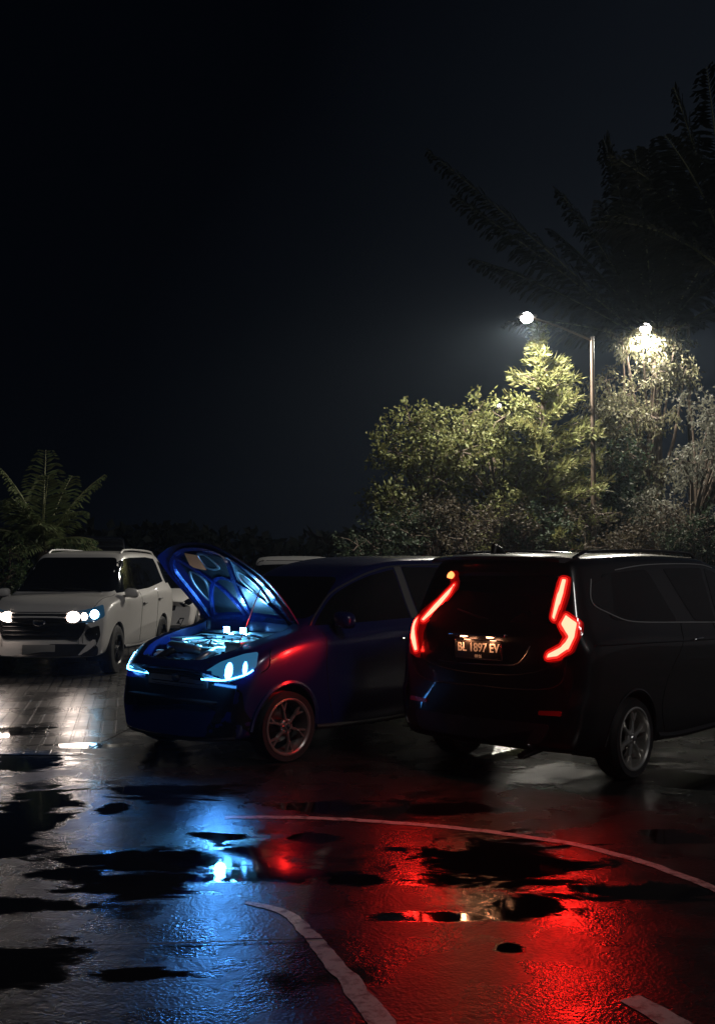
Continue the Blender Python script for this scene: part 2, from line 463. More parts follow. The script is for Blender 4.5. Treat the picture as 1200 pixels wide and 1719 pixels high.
def line_material():
    m = bpy.data.materials.new('worn_white_paint'); m.use_nodes = True
    nt = m.node_tree; b = nt.nodes['Principled BSDF']; K = nt.links.new; N = nt.nodes.new
    tc = N('ShaderNodeTexCoord'); nz = N('ShaderNodeTexNoise'); nz.inputs['Scale'].default_value = 14; nz.inputs['Detail'].default_value = 8; nz.inputs['Roughness'].default_value = 0.7
    cr = N('ShaderNodeValToRGB'); cr.color_ramp.elements[0].position = 0.34; cr.color_ramp.elements[0].color = (0.10, 0.066, 0.064, 1)
    cr.color_ramp.elements[1].position = 0.52; cr.color_ramp.elements[1].color = (0.60, 0.57, 0.55, 1)
    K(tc.outputs['Object'], nz.inputs['Vector']); K(nz.outputs['Fac'], cr.inputs[0]); K(cr.outputs[0], b.inputs['Base Color'])
    b.inputs['Roughness'].default_value = 0.4
    bp = N('ShaderNodeBump'); bp.inputs['Strength'].default_value = 0.25; bp.inputs['Distance'].default_value = 0.004
    K(nz.outputs['Fac'], bp.inputs['Height']); K(bp.outputs[0], b.inputs['Normal'])
    return m


# ------------------------------------------------------------------ ground
def flat_poly(name, pts, z, mat, kind='structure', parent=None):
    """flat sheet with a triangulated outline"""
    P = [Vector((p[0], p[1])) for p in pts]
    r = delaunay_2d_cdt(P, [], [list(range(len(P)))], 1, 1e-5)
    me = mesh_from(name, [(v.x, v.y, z) for v in r[0]], [list(f) for f in r[2]])
    o = link(name, me, mat, parent, smooth=False)
    if me.polygons and me.polygons[0].normal.z < 0: me.flip_normals()
    if kind: o['kind'] = kind
    return o


M_GROUND = ground_material(); M_PAVER = paver_material(); M_LINE = line_material()
flat_poly('ground', [(-150, -30), (150, -30), (150, 220), (-150, 220)], 0, M_GROUND)
flat_poly('pavement', [(-16, 9.55), (-2.35, 9.1), (-2.0, 13.5), (-1.2, 30), (-16, 30)], 0.004, M_PAVER)


def road_line(name, pix, widths, z=0.003):
    c = smooth_poly([at(*p).xy for p in pix], 24, closed=False)
    n = len(c); L_, R_ = [], []
    for i, p in enumerate(c):
        t = (c[min(i + 1, n - 1)] - c[max(i - 1, 0)]).normalized(); nn = Vector((-t.y, t.x))
        w = widths[0] + (widths[1] - widths[0]) * i / (n - 1)
        j = noise.fractal(Vector((p.x * 6, p.y * 6, 3)), .8, 2, 4) * 0.012
        L_.append((*(p + nn * (w / 2 + j)), z)); R_.append((*(p - nn * (w / 2 - j)), z))
    vs = L_ + R_
    fs = [(i, n + i, n + i + 1, i + 1) for i in range(n - 1)]
    me = mesh_from(name, vs, fs)
    if me.polygons[0].normal.z < 0: me.flip_normals()
    o = link(name, me, M_LINE, smooth=False); o['kind'] = 'structure'
    return o


road_line('road_marking', [(380, 1368), (450, 1367), (560, 1370), (700, 1379), (800, 1389), (900, 1402), (980, 1416), (1060, 1437), (1130, 1461), (1195, 1486), (1290, 1530)], (0.075, 0.065))
road_line('road_marking', [(415, 1507), (450, 1513), (482, 1525), (510, 1545), (540, 1580), (578, 1625), (615, 1670), (655, 1725), (700, 1800)], (0.04, 0.115))
road_line('road_marking', [(1045, 1662), (1090, 1683), (1135, 1712), (1180, 1750), (1240, 1810)], (0.10, 0.13))


# sawn joint across the asphalt
c0, c1 = at(120, 1580), at(560, 1566)
bmj = bmesh.new(); N_ = 40
for i in range(N_):
    pass
vsj = []
for i in range(N_ + 1):
    p = c0.lerp(c1, i / N_); w = 0.007 + 0.006 * noise.noise(p * 3)
    off = 0.02 * noise.noise(p * 1.3)
    vsj += [(p.x, p.y + off + w, 0.006), (p.x, p.y + off - w, 0.006)]
me = mesh_from('joint', vsj, [(2 * i, 2 * i + 1, 2 * i + 3, 2 * i + 2) for i in range(N_)])
if me.polygons[0].normal.z < 0: me.flip_normals()
link('ground_joint', me, M_GAP, smooth=False)['kind'] = 'structure'
bmj.free()


# ------------------------------------------------------------------ cars
class Body:
    """a lofted car body in its own axes: x forward, y left, z up, origin on the ground midway between the axles"""

    def __init__(s, keys, setf, setr, bowf, bowr, axf, axr, cuts=(), arch_r=0.35, flare=0.0):
        keys = sorted(keys)
        X = [k[0] for k in keys]
        x0, x1 = X[0], X[-1]
        xs = np.concatenate([x0 + np.array([0, .006, .018, .036]), np.linspace(x0 + .06, x1 - .06, 118), x1 - np.array([.036, .018, .006, 0])])
        ins = np.ones(len(xs)); e = [.93, .955, .978, .992]
        ins[:4] = e; ins[-4:] = e[::-1]
        zb, zs, zt, ws, wr, wl = [pchip(X, [k[i] for k in keys], xs) for i in range(1, 7)]
        NR = 46
        verts = []
        for i, x in enumerate(xs):
            g = max(zt[i] - zs[i], 0.02)
            gh = min(1.0, g / 0.35)
            P = [(0, zb[i]), (.55 * wl[i], zb[i]), (wl[i] - .06, zb[i]), (wl[i] + .005, zb[i] + .02), (ws[i] - .018, zb[i] + .28 * (zs[i] - zb[i])),
                 (ws[i] - .0, zb[i] + .55 * (zs[i] - zb[i])), (ws[i] + .012, zs[i] - .13), (ws[i] + .002, zs[i] - .03), (ws[i] - .035, zs[i] + .01 * gh),
                 (ws[i] - .06 + (wr[i] - ws[i] + .06) * .3, zs[i] + g * .33), (ws[i] - .06 + (wr[i] - ws[i] + .06) * .68, zs[i] + g * .68), (wr[i] + .0, zt[i] - .05 * gh), (wr[i] - .04, zt[i] - .005),
                 (wr[i] * .62, zt[i] + .015), (0, zt[i] + .02)]
            ring = bspline(P, NR)
            cz = (zb[i] + zs[i]) / 2
            k = ins[i]
            ring[:, 0] *= k; ring[:, 1] = cz + (ring[:, 1] - cz) * k
            full = [(-y, z) for y, z in ring] + [(y, z) for y, z in ring[::-1][1:-1]]
            wn_ = ws[i]
            for y, z in full:
                xx = x
                if x > axf - .15:
                    t = (x - axf + .15) / (x1 - axf + .15)
                    xx = x - t * t * (np.interp(z, [q[0] for q in setf], [q[1] for q in setf]) + bowf * min(1.2, abs(y / wn_)) ** 2.6)
                if x < axr + .1:
                    t = (axr + .1 - x) / (axr + .1 - x0)
                    xx = x + t * t * (np.interp(z, [q[0] for q in setr], [q[1] for q in setr]) + bowr * min(1.2, abs(y / wn_)) ** 2.6)
                verts.append((xx, y, z))
        n = 2 * NR - 2
        faces = []
        for i in range(len(xs) - 1):
            for k in range(n):
                faces.append((i * n + k, i * n + (k + 1) % n, (i + 1) * n + (k + 1) % n, (i + 1) * n + k))
        faces.append(tuple(range(n))[::-1]); faces.append(tuple((len(xs) - 1) * n + k for k in range(n)))
        bm = bmesh.new()
        bv = [bm.verts.new(v) for v in verts]
        for f in faces: bm.faces.new([bv[i] for i in f])
        bmesh.ops.recalc_face_normals(bm, faces=bm.faces)
        s.bvh = BVHTree.FromBMesh(bm)
        me = bpy.data.meshes.new('body'); bm.to_mesh(me); bm.free()
        s.axf, s.axr = axf, axr
        # cut wheel arches (and whatever else)
        cut = bmesh.new()
        hw = max(ws)
        for ax in (axf, axr):
            for sy in (-1, 1):
                M = Matrix.Translation((ax, sy * (hw - .12), s_arch_z))
                r = bmesh.ops.create_cone(cut, cap_ends=True, segments=64, radius1=arch_r, radius2=arch_r, depth=.52)
                bmesh.ops.transform(cut, matrix=M @ Matrix.Rotation(R(90), 4, 'X'), verts=r['verts'])
        for f in cuts: f(cut)
        bmesh.ops.recalc_face_normals(cut, faces=cut.faces)
        cme = bpy.data.meshes.new('cut'); cut.to_mesh(cme); cut.free()
        o = bpy.data.objects.new('tmp_body', me); COL.objects.link(o)
        co = bpy.data.objects.new('tmp_cut', cme); COL.objects.link(co)
        md = o.modifiers.new('b', 'BOOLEAN'); md.object = co; md.operation = 'DIFFERENCE'; md.solver = 'EXACT'; md.use_self = True
        dg = bpy.context.evaluated_depsgraph_get()
        s.mesh = bpy.data.meshes.new_from_object(o.evaluated_get(dg))
        bpy.data.objects.remove(o); bpy.data.objects.remove(co)
        s.mesh.name = 'body'
        bm = bmesh.new(); bm.from_mesh(s.mesh)
        for e_ in bm.edges:
            e_.smooth = not (len(e_.link_faces) == 2 and e_.calc_face_angle(0) > R(38))
        bm.to_mesh(s.mesh); bm.free()

    def hit(s, ang, a, b):
        """project (a sideways, b up) on the body looking at it from azimuth ang (0 front, 90 left, 180 rear, 270 right); 'top': a = x, b = y"""
        if ang == 'top':
            o, d = Vector((a, b, 5)), Vector((0, 0, -1))
        else:
            t = R(ang); d = Vector((-math.cos(t), -math.sin(t), 0)); e = Vector((-math.sin(t), math.cos(t), 0))
            o = e * a + Vector((0, 0, b)) - d * 6
        p, n, i, dist = s.bvh.ray_cast(o, d)
        if p is None or n.dot(d) > -0.02:
            o2 = o + d * 5.2
            p2, n2, i, dist = s.bvh.find_nearest(o2)
            if p is None: p, n = p2, n2
        if n.dot(d) > 0: n = -n
        return p, n

    def lat(s, ang, pts, x):
        """outline given as (y, z) at depth x (or (x, y, z)), seen from azimuth ang"""
        t = R(ang)
        return [(-math.sin(t) * (p[0] if len(p) == 3 else x) + math.cos(t) * p[-2], p[-1]) for p in pts]

    def side(s, y, x, z):
        return s.hit(90, -x, z) if y > 0 else s.hit(270, x, z)

    def patch(s, name, outline, ang, off, mat, parent, grid=0.045, depth=0.02, top_mat=None):
        """a panel that follows the body inside an outline, proud of it by off"""
        P = [Vector(p) for p in outline]
        # densify
        D = []
        for i, p in enumerate(P):
            q = P[(i + 1) % len(P)]; m = max(1, int((q - p).length / grid))
            D += [p.lerp(q, k / m) for k in range(m)]
        area = sum(D[i - 1].x * D[i].y - D[i].x * D[i - 1].y for i in range(len(D)))
        if area < 0: D.reverse()
        nb = len(D)
        xs_ = [p.x for p in D]; ys_ = [p.y for p in D]
        pts = list(D)

        def inside(q):
            c = False
            for i in range(nb):
                a, b = D[i - 1], D[i]
                if (a.y > q.y) != (b.y > q.y) and q.x < (b.x - a.x) * (q.y - a.y) / (b.y - a.y) + a.x: c = not c
            return c
        x = min(xs_) + grid / 2
        while x < max(xs_):
            y = min(ys_) + grid / 2
            while y < max(ys_):
                q = Vector((x, y))
                if inside(q) and min((q - d).length for d in D) > grid * .45: pts.append(q)
                y += grid
            x += grid
        r = delaunay_2d_cdt(pts, [], [list(range(nb))], 1, 1e-6)
        V, F = [], []
        hits = [s.hit(ang, v.x, v.y) for v in r[0]]
        V = [p + n * off for p, n in hits]
        F = [list(f) for f in r[2]]
        # rim back to the body
        cnt = {}
        for f in F:
            for i in range(len(f)):
                e = (f[i], f[(i + 1) % len(f)]); k = tuple(sorted(e)); cnt.setdefault(k, []).append(e)
        bd = [v[0] for v in cnt.values() if len(v) == 1]
        back = {}
        for a, b in bd:
            for i in (a, b):
                if i not in back:
                    back[i] = len(V); p, n = hits[i]; V.append(p - n * depth)
        nf = len(F)
        for a, b in bd: F.append([b, a, back[a], back[b]])
        me = mesh_from(name, V, F)
        bm = bmesh.new(); bm.from_mesh(me); bmesh.ops.recalc_face_normals(bm, faces=bm.faces)
        f0 = bm.faces[0] if not hasattr(bm.faces, 'ensure_lookup_table') else (bm.faces.ensure_lookup_table() or bm.faces[0])
        p, n = hits[r[2][0][0]]
        if f0.normal.dot(n) < 0: bmesh.ops.reverse_faces(bm, faces=bm.faces)
        for e in bm.edges:
            e.smooth = not (len(e.link_faces) == 2 and e.calc_face_angle(0) > R(40))
        bm.to_mesh(me); bm.free()
        return link(name, me, mat, parent)

    def strip(s, name, pts, ang, rad, mat, parent, off=0.0, closed=False, n=6, sub=6, smooth=True):
        c = smooth_poly(pts, sub, closed) if smooth else [Vector(p) for p in pts]
        P = []
        for q in c:
            p, nn = s.hit(ang, q.x, q.y); P.append(p + nn * off)
        bm = bmesh.new(); add_tube(bm, P, rad, n, closed=closed)
        return bm_link(name, bm, mat, parent)


s_arch_z = 0.31


def make_wheel(parent, x, y, r=.31, rim_r=.225, w=.19, spokes=6, steer=0.0, rim_mat=None, style=0):
    """wheel (disc and hub) > tyre, rim ; outer face towards sign(y)"""
    sy = 1 if y > 0 else -1
    M = Matrix.Translation((x, y, r)) @ Matrix.Rotation(steer, 4, 'Z') @ Matrix.Diagonal((1, sy, 1, 1))
    bm = bmesh.new()
    add_lathe(bm, [(0.0, -.06), (.14, -.06), (.14, -.045), (.06, -.04), (.06, .02), (0.0, .02)], 32, M)
    wh = bm_link('wheel', bm, M_DISC, parent)
    h = w / 2
    bm = bmesh.new()
    prof = [(rim_r - .005, -h + .02), (rim_r + .01, -h), (rim_r + .05, -h - .003), (r - .02, -h + .008), (r - .004, -h + .03), (r, -h + .05)]
    for k in range(4):
        a = -h + .05 + (w - .1) * (k + .5) / 4
        prof += [(r, a - .009), (r - .007, a - .006), (r - .007, a + .002), (r, a + .005)]
    prof += [(r, h - .05), (r - .004, h - .03), (r - .02, h - .008), (rim_r + .05, h + .003), (rim_r + .03, h + .001), (rim_r + .01, h), (rim_r - .005, h - .02)]
    add_lathe(bm, prof, 56, M)
    bm_link('tyre', bm, M_RUBBER, wh, sharp=30)
    bm = bmesh.new()
    add_lathe(bm, [(rim_r + .004, h - .012), (rim_r + .006, h + .003), (rim_r - .006, h + .006), (rim_r - .018, h - .004), (rim_r - .024, h - .03), (rim_r - .03, -h + .03), (rim_r - .0, -h + .01)], 56, M)
    fy = h - .022
    add_lathe(bm, [(.0, fy + .012), (.022, fy + .012), (.03, fy + .004), (.036, fy - .004), (.05, fy - .002), (.062, fy - .008), (.066, fy - .03)], 32, M)
    for k in range(spokes):
        a = 2 * math.pi * k / spokes + .3
        ca, sa = math.cos(a), math.sin(a)
        T = M @ Matrix(((ca, 0, -sa, 0), (0, 1, 0, 0), (sa, 0, ca, 0), (0, 0, 0, 1)))
        # tapered spoke that forks near the lip
        def seg(p0, p1, w0, w1, d0=.02, d1=.02):
            n0 = Vector((-(p1[1] - p0[1]), 0, p1[0] - p0[0])).normalized()
            vs = []
            for p, ww, dd, yy in ((p0, w0, d0, fy - .006), (p1, w1, d1, fy - .012 if p1[0] > .12 else fy - .006)):
                c = Vector((p[0], yy, p[1]))
                vs += [c + n0 * ww, c + n0 * ww * .55 + Vector((0, .008, 0)), c - n0 * ww * .55 + Vector((0, .008, 0)), c - n0 * ww, c - n0 * ww - Vector((0, dd, 0)), c + n0 * ww - Vector((0, dd, 0))]
            bv = [bm.verts.new(T @ v) for v in vs]
            for q in range(6):
                bm.faces.new((bv[q], bv[(q + 1) % 6], bv[6 + (q + 1) % 6], bv[6 + q]))
            bm.faces.new(bv[:6][::-1]); bm.faces.new(bv[6:])
        rr = rim_r - .015
        if style == 0:
            seg((.05, 0), (rr * .66, 0), .016, .012)
            seg((rr * .62, .004), (rr, .036), .009, .010)
            seg((rr * .62, -.004), (rr, -.036), .009, .010)
        else:
            seg((.05, 0), (rr * .6, .002), .013, .011)
            seg((rr * .6, 0), (rr, .05), .010, .008)
            seg((rr * .6, 0), (rr, -.014), .010, .010)
    bm_link('rim', bm, rim_mat or M_RIM, wh, sharp=30)
    bm = bmesh.new()
    add_lathe(bm, [(.0, fy + .018), (.018, fy + .017), (.022, fy + .010)], 20, M)
    for k in range(5):
        a = 2 * math.pi * k / 5
        MM = M @ Matrix.Translation((.042 * math.cos(a), 0, .042 * math.sin(a)))
        add_lathe(bm, [(.0, fy + .012), (.007, fy + .011), (.008, fy - .004)], 8, MM)
    bm_link('hub_cap', bm, M_CHROME, wh)
    return wh


def liners(body, parent, hw, r):
    for ax in (body.axf, body.axr):
        for sy in (-1, 1):
            bm = bmesh.new()
            ins, outs = [], []
            N = 28
            for k in range(N + 1):
                a = math.pi * (-.12 + 1.24 * k / N)
                c, s_ = math.cos(a) * (r - .006), math.sin(a) * (r - .006)
                outs.append(bm.verts.new((ax + c, sy * (hw - .035), s_arch_z + s_)))
                ins.append(bm.verts.new((ax + c, sy * (hw - .372), s_arch_z + s_)))
            for k in range(N): bm.faces.new((outs[k], outs[k + 1], ins[k + 1], ins[k]))
            bm.faces.new(ins)
            bm_link('wheel_arch_liner', bm, M_PLASTIC, parent)


def own_light(name, parent, loc, direction, energy, color, size=.03, cone=160):
    ld = bpy.data.lights.new(name, 'SPOT'); ld.energy = energy; ld.color = color; ld.shadow_soft_size = size; ld.spot_size = R(cone); ld.spot_blend = .5
    lo = bpy.data.objects.new(name, ld); COL.objects.link(lo); lo.parent = parent; lo.location = loc
    lo.rotation_euler = Vector(direction).to_track_quat('-Z', 'Y').to_euler()


def text_mesh(s, size, extrude=0.002):
    cu = bpy.data.curves.new('t', 'FONT'); cu.body = s; cu.size = size; cu.extrude = extrude
    cu.align_x = 'CENTER'; cu.align_y = 'CENTER'; cu.offset = 0.0012; cu.resolution_u = 4
    o = bpy.data.objects.new('t', cu); COL.objects.link(o)
    dg = bpy.context.evaluated_depsgraph_get()
    me = bpy.data.meshes.new_from_object(o.evaluated_get(dg))
    bpy.data.objects.remove(o)
    return me


def mirror_box(bm_fn, **k):
    pass


def make_mirror(body, parent, x, z, sy, mat):
    p, n = body.side(sy, x, z)
    bm = bmesh.new()
    c = p + Vector((0.0, sy * .13, .045))
    r = bmesh.ops.create_uvsphere(bm, u_segments=20, v_segments=12, radius=1)
    for v in r['verts']:
        a = v.co.copy()
        a = Vector((math.copysign(abs(a.x) ** .75, a.x), math.copysign(abs(a.y) ** .7, a.y), math.copysign(abs(a.z) ** .7, a.z)))
        if a.x < -.25: a.x = -.25
        v.co = c + Vector((a.x * .085, a.y * .105, a.z * .072 - .01 * a.y * sy))
    add_tube(bm, [p + Vector((0, -sy * .01, -.01)), p + Vector((0, sy * .03, .0)), c + Vector((0, -sy * .03, -.05))], [.028, .022, .02], 10)
    mr = bm_link('door_mirror', bm, mat, parent)
    bm = bmesh.new()
    add_box(bm, c + Vector((-.0235, 0, 0)), (.004, .165, .11), bevel=.002)
    bm_link('mirror_glass', bm, M_GLASS, mr)
    return mr


def door_handle(body, parent, x, z, sy, mat):
    pts = []
    for k in range(9):
        t = k / 8; xx = x - .09 + .18 * t
        p, n = body.side(sy, xx, z)
        pts.append(p + n * (.004 + .026 * math.sin(math.pi * min(1, max(0, t))) ** .5))
    bm = bmesh.new(); add_tube(bm, pts, [.008] + [.013] * 7 + [.008], 8)
    p, n = body.side(sy, x, z)
    return bm_link('door_handle', bm, mat, parent)


# ---- black MPV seen from its rear right ------------------------------------
BK = empty('parked_car', (2.366, 9.695, 0), R(48))
tag(BK, 'glossy black people carrier seen from behind with its hooked red tail lights glowing', 'car', 'cars parked on the wet lot')
# keys: x, zb, zs, zt, ws, wr, wl
s_arch_z = .31
bb = Body([
    (-2.27, .30, 1.00, 1.60, .80, .60, .72), (-2.20, .27, 1.02, 1.63, .835, .62, .76), (-2.0, .24, 1.06, 1.655, .865, .645, .79), (-1.39, .22, 1.09, 1.675, .875, .67, .82),
    (-.6, .21, 1.05, 1.685, .872, .675, .83), (.2, .21, 1.02, 1.67, .87, .665, .83), (.62, .21, 1.00, 1.60, .87, .64, .83), (1.0, .21, .99, 1.35, .868, .64, .83), (1.3, .21, .98, 1.12, .865, .68, .82),
    (1.7, .22, .95, 1.03, .85, .70, .78), (2.05, .24, .90, .95, .80, .66, .72), (2.2, .28, .82, .86, .74, .6, .66)],
    setf=[(.2, .06), (.45, 0), (.7, .02), (1.0, .16)], setr=[(.2, .07), (.36, 0), (.62, .0), (.70, .05), (1.0, .075), (1.12, .09), (1.72, .36)],
    bowf=.28, bowr=.15, axf=1.39, axr=-1.39, arch_r=.345)
link('body', bb.mesh, M_BLACK, BK)
liners(bb, BK, .875, .345)
for ax in (1.39, -1.39):
    for sy in (-1, 1):
        make_wheel(BK, ax, sy * .765, r=.305, rim_r=.232, w=.19, spokes=6, rim_mat=pbr('bright_alloy', (.66, .64, .60), .25, .8))
for sy in (1, -1):
    S = 270 if sy < 0 else 90
    f = (lambda x, z: (x, z)) if sy < 0 else (lambda x, z: (-x, z))
    q = round_poly([f(-1.86, 1.19), f(-1.66, 1.60), f(-.80, 1.635), f(-.52, 1.17), f(-1.30, 1.185), f(-1.62, 1.20)], .06)
    q = round_poly([f(-1.63, 1.20), f(-1.60, 1.535), f(-.86, 1.57), f(-.55, 1.14), f(-1.28, 1.175)], .07)
    bb.patch('quarter_window', q, S, .003, M_GLASS, BK)
    bb.patch('corner_trim_panel', round_poly([f(-1.80, 1.33), f(-1.76, 1.46), f(-1.45, 1.545), f(-1.56, 1.22)], .03), S, .004, M_GLOSSBLK, BK)
    bb.patch('rear_door_window', round_poly([f(-.57, 1.573), f(.18, 1.577), f(.18, 1.11), f(-.22, 1.14)], .04), S, .003, M_GLASS, BK)
    bb.patch('front_door_window', round_poly([f(.25, 1.577), f(.50, 1.54), f(.98, 1.27), f(1.06, 1.09), f(.25, 1.105)], .04), S, .003, M_GLASS, BK)
    bb.strip('window_trim', [f(-1.73, 1.50), f(-1.80, 1.33), f(-1.62, 1.245), f(-1.40, 1.185), f(-1.1, 1.16), f(-.5, 1.135), f(1.0, 1.075)], S, .0045, M_TRIM, BK, off=.003)
    bb.strip('drip_rail', [f(-1.36, 1.565), f(-.8, 1.605), f(.1, 1.608), (f(.5, 1.575))], S, .004, M_TRIM, BK, off=.003)
    bb.strip('door_seam', [f(-.50, 1.13), f(-.62, .95), f(-.86, .72), f(-.94, .5), f(-.86, .30)], S, .0035, M_GAP, BK)
    bb.strip('door_seam', [f(.12, 1.11), f(.12, .7), f(.12, .30)], S, .0035, M_GAP, BK)
    bb.strip('body_crease', [f(-1.95, 1.03), f(-1.3, 1.015), f(-.5, .99), f(.6, .96), f(1.3, .93)], S, .008, M_BLACK, BK, off=-.002)
    bb.strip('side_skirt', [f(-.98, .28), f(-.6, .245), f(.3, .245), f(.98, .27)], S, .028, M_PLASTIC, BK, off=.0)
    door_handle(bb, BK, -.30, .99, sy, M_CHROME); door_handle(bb, BK, .42, .97, sy, M_CHROME)
    make_mirror(bb, BK, .88, 1.06, sy, M_BLACK)
    # arch lip
    pts = [f(-1.39 + .36 * math.cos(a), .31 + .36 * math.sin(a)) for a in np.linspace(math.pi * -.02, math.pi * 1.02, 26)]
    bb.strip('arch_lip', pts, S, .013, M_BLACK, BK, off=-.002, smooth=False)
    pts = [f(1.39 + .36 * math.cos(a), .31 + .36 * math.sin(a)) for a in np.linspace(math.pi * -.02, math.pi * 1.02, 26)]
    bb.strip('arch_lip', pts, S, .013, M_BLACK, BK, off=-.002, smooth=False)
    # roof rail
    bm = bmesh.new(); P = []
    for x in np.linspace(-1.75, .35, 15):
        p, n = bb.hit('top', x, sy * .56); P.append(p + Vector((0, 0, .035 if -1.68 < x < .3 else .0)))
    add_tube(bm, P, .014, 8); bm_link('roof_rail', bm, M_GLOSSBLK, BK)
# rear (seen from behind: ang 180, a = -y ; right side of the car is a = +)
bb.patch('tailgate_window', round_poly([(-.60, 1.52), (.60, 1.52), (.68, 1.18), (-.68, 1.18)], .08), 180, .004, M_GLASS, BK)
bb.patch('windscreen', round_poly([(-.55, 1.56), (.55, 1.56), (.68, 1.13), (-.68, 1.13)], .08), 0, .004, M_GLASS, BK)
for s_ in (1, -1):
    ang = 180 + 22 * s_                      # lamps wrap the corner, projected from 22 degrees off the tail

    def lamp(name, pts, off, mat, par, r_=.02, grid=.022):
        return bb.patch(name, round_poly(bb.lat(ang, [(x, -s_ * abs(y), z) for x, y, z in pts], 0), r_), ang, off, mat, par, grid=grid, depth=.012)
    if s_ > 0:
        OUT = [(-1.92, .555, 1.525), (-1.91, .64, 1.515), (-1.956, .655, 1.38), (-2.02, .65, 1.27), (-1.968, .765, 1.19), (-1.99, .775, 1.12), (-2.064, .75, .98), (-2.11, .60, .90), (-2.115, .535, .915), (-2.11, .545, .985), (-2.09, .655, 1.04), (-2.058, .69, 1.10), (-2.066, .61, 1.17), (-2.046, .54, 1.22), (-1.988, .545, 1.381)]
        UP = [(-1.945, .582, 1.50), (-1.93, .615, 1.495), (-1.987, .62, 1.382), (-2.025, .61, 1.29), (-2.05, .59, 1.20), (-2.044, .562, 1.22), (-2.004, .568, 1.338)]
        LOW = [(-2.03, .66, 1.245), (-2.006, .74, 1.185), (-2.046, .745, 1.09), (-2.077, .715, 1.0), (-2.099, .64, .945), (-2.112, .556, .93), (-2.108, .565, .965), (-2.088, .665, 1.02), (-2.067, .70, 1.09), (-2.068, .64, 1.175)]
    else:
        OUT = [(-1.968, .335, 1.555), (-1.954, .40, 1.55), (-1.975, .42, 1.42), (-2.0, .56, 1.31), (-2.05, .70, 1.17), (-2.057, .75, 1.07), (-2.085, .735, .90), (-2.113, .63, .865), (-2.112, .60, .96), (-2.10, .60, 1.06), (-2.064, .57, 1.16), (-2.02, .42, 1.31), (-1.98, .33, 1.42)]
        UP = [(-1.975, .365, 1.455), (-1.985, .44, 1.385), (-2.01, .53, 1.295), (-2.055, .622, 1.165), (-2.06, .60, 1.15), (-2.03, .505, 1.25), (-1.99, .40, 1.37)]
        LOW = [(-2.05, .655, 1.185), (-2.057, .70, 1.15), (-2.07, .715, 1.05), (-2.09, .705, .98), (-2.10, .665, .915), (-2.112, .63, .925), (-2.11, .655, 1.0), (-2.09, .67, 1.06)]
    def grown(pts, d):
        P = bb.lat(ang, [(x, -s_ * abs(y), z) for x, y, z in pts], 0); n = len(P)
        P = [Vector(q) for q in round_poly(P, .012)]; n = len(P)
        ar = sum(P[i - 1].x * P[i].y - P[i].x * P[i - 1].y for i in range(n)); sg = 1 if ar > 0 else -1
        out = []
        for i in range(n):
            t = (P[(i + 1) % n] - P[i - 1]).normalized()
            out.append(P[i] + Vector((t.y, -t.x)) * sg * d)
        return out
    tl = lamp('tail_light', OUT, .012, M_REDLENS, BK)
    for CORE in (UP, LOW):  # nested patches with stepped emission paint the soft falloff of the glow
        bb.patch('outer_painted_glow', grown(CORE, .026), ang, .015, M_REDGLOW_MID, tl, grid=.022, depth=.004)
        bb.patch('inner_painted_glow', grown(CORE, .009), ang, .018, M_REDGLOW_IN, tl, grid=.022, depth=.004)
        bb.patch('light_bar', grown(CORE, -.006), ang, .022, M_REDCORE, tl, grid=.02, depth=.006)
    if s_ < 0:
        lamp('indicator_bulb', [(-1.96, .385, 1.545), (-1.955, .43, 1.535), (-1.957, .435, 1.50), (-1.965, .39, 1.49), (-1.967, .365, 1.52)], .024, M_AMBER, tl, .012, .012)
    own_light('tail_light_glow', BK, (-2.16, -s_ * .70, 1.06), (-1, -s_ * .25, -.40), 19 if s_ > 0 else 6, (1.0, .012, .008), .05, 172)
    own_light('tail_light_glow', BK, (-2.05, -s_ * (.62 if s_ > 0 else .48), 1.36), (-1, -s_ * .2, -.05), 10 if s_ > 0 else 3, (1.0, .012, .008), .04, 150)
    if s_ < 0: own_light('tail_light_glow', BK, (-2.08, .80, 1.10), (-.52, .85, -.08), 120, (1.0, .014, .01), .08, 52)
    bb.patch('bumper_reflector', round_poly(bb.lat(180 + 10 * s_, [(-s_ * .52, .56), (-s_ * .70, .57), (-s_ * .70, .535), (-s_ * .52, .53)], -2.2), .01), 180 + 10 * s_, .006, M_REFLECTOR, BK, grid=.03)
    bb.strip('bumper_seam', bb.lat(180 + 8 * s_, [(-s_ * .02, .70), (-s_ * .4, .70), (-s_ * .62, .73), (-s_ * .70, .80), (-s_ * .72, .93)], -2.2), 180 + 8 * s_, .003, M_GAP, BK)
# spoiler, high brake lamp bead, shark fin
bm = bmesh.new()
for i, (yy) in enumerate(np.linspace(-.60, .60, 13)):
    pass
prof = [(-1.80, 0.008), (-2.02, .012), (-2.075, -.005), (-2.065, -.028), (-1.97, -.03)]
rings = []
for yy in np.linspace(-.585, .585, 21):
    k = 1 - (abs(yy) / .62) ** 6
    base, _ = bb.hit('top', -1.80, yy * .97)
    rings.append([bm.verts.new((-1.80 + (px_ + 1.80) * (.75 + .25 * k) + .03 * (yy / .6) ** 2, yy, base.z + pz)) for px_, pz in prof])
for a, b in zip(rings, rings[1:]):
    for k in range(len(prof)): bm.faces.new((a[k], a[(k + 1) % len(prof)], b[(k + 1) % len(prof)], b[k]))
bm.faces.new(rings[0]); bm.faces.new(rings[-1][::-1])
bm_link('roof_spoiler', bm, M_BLACK, BK)
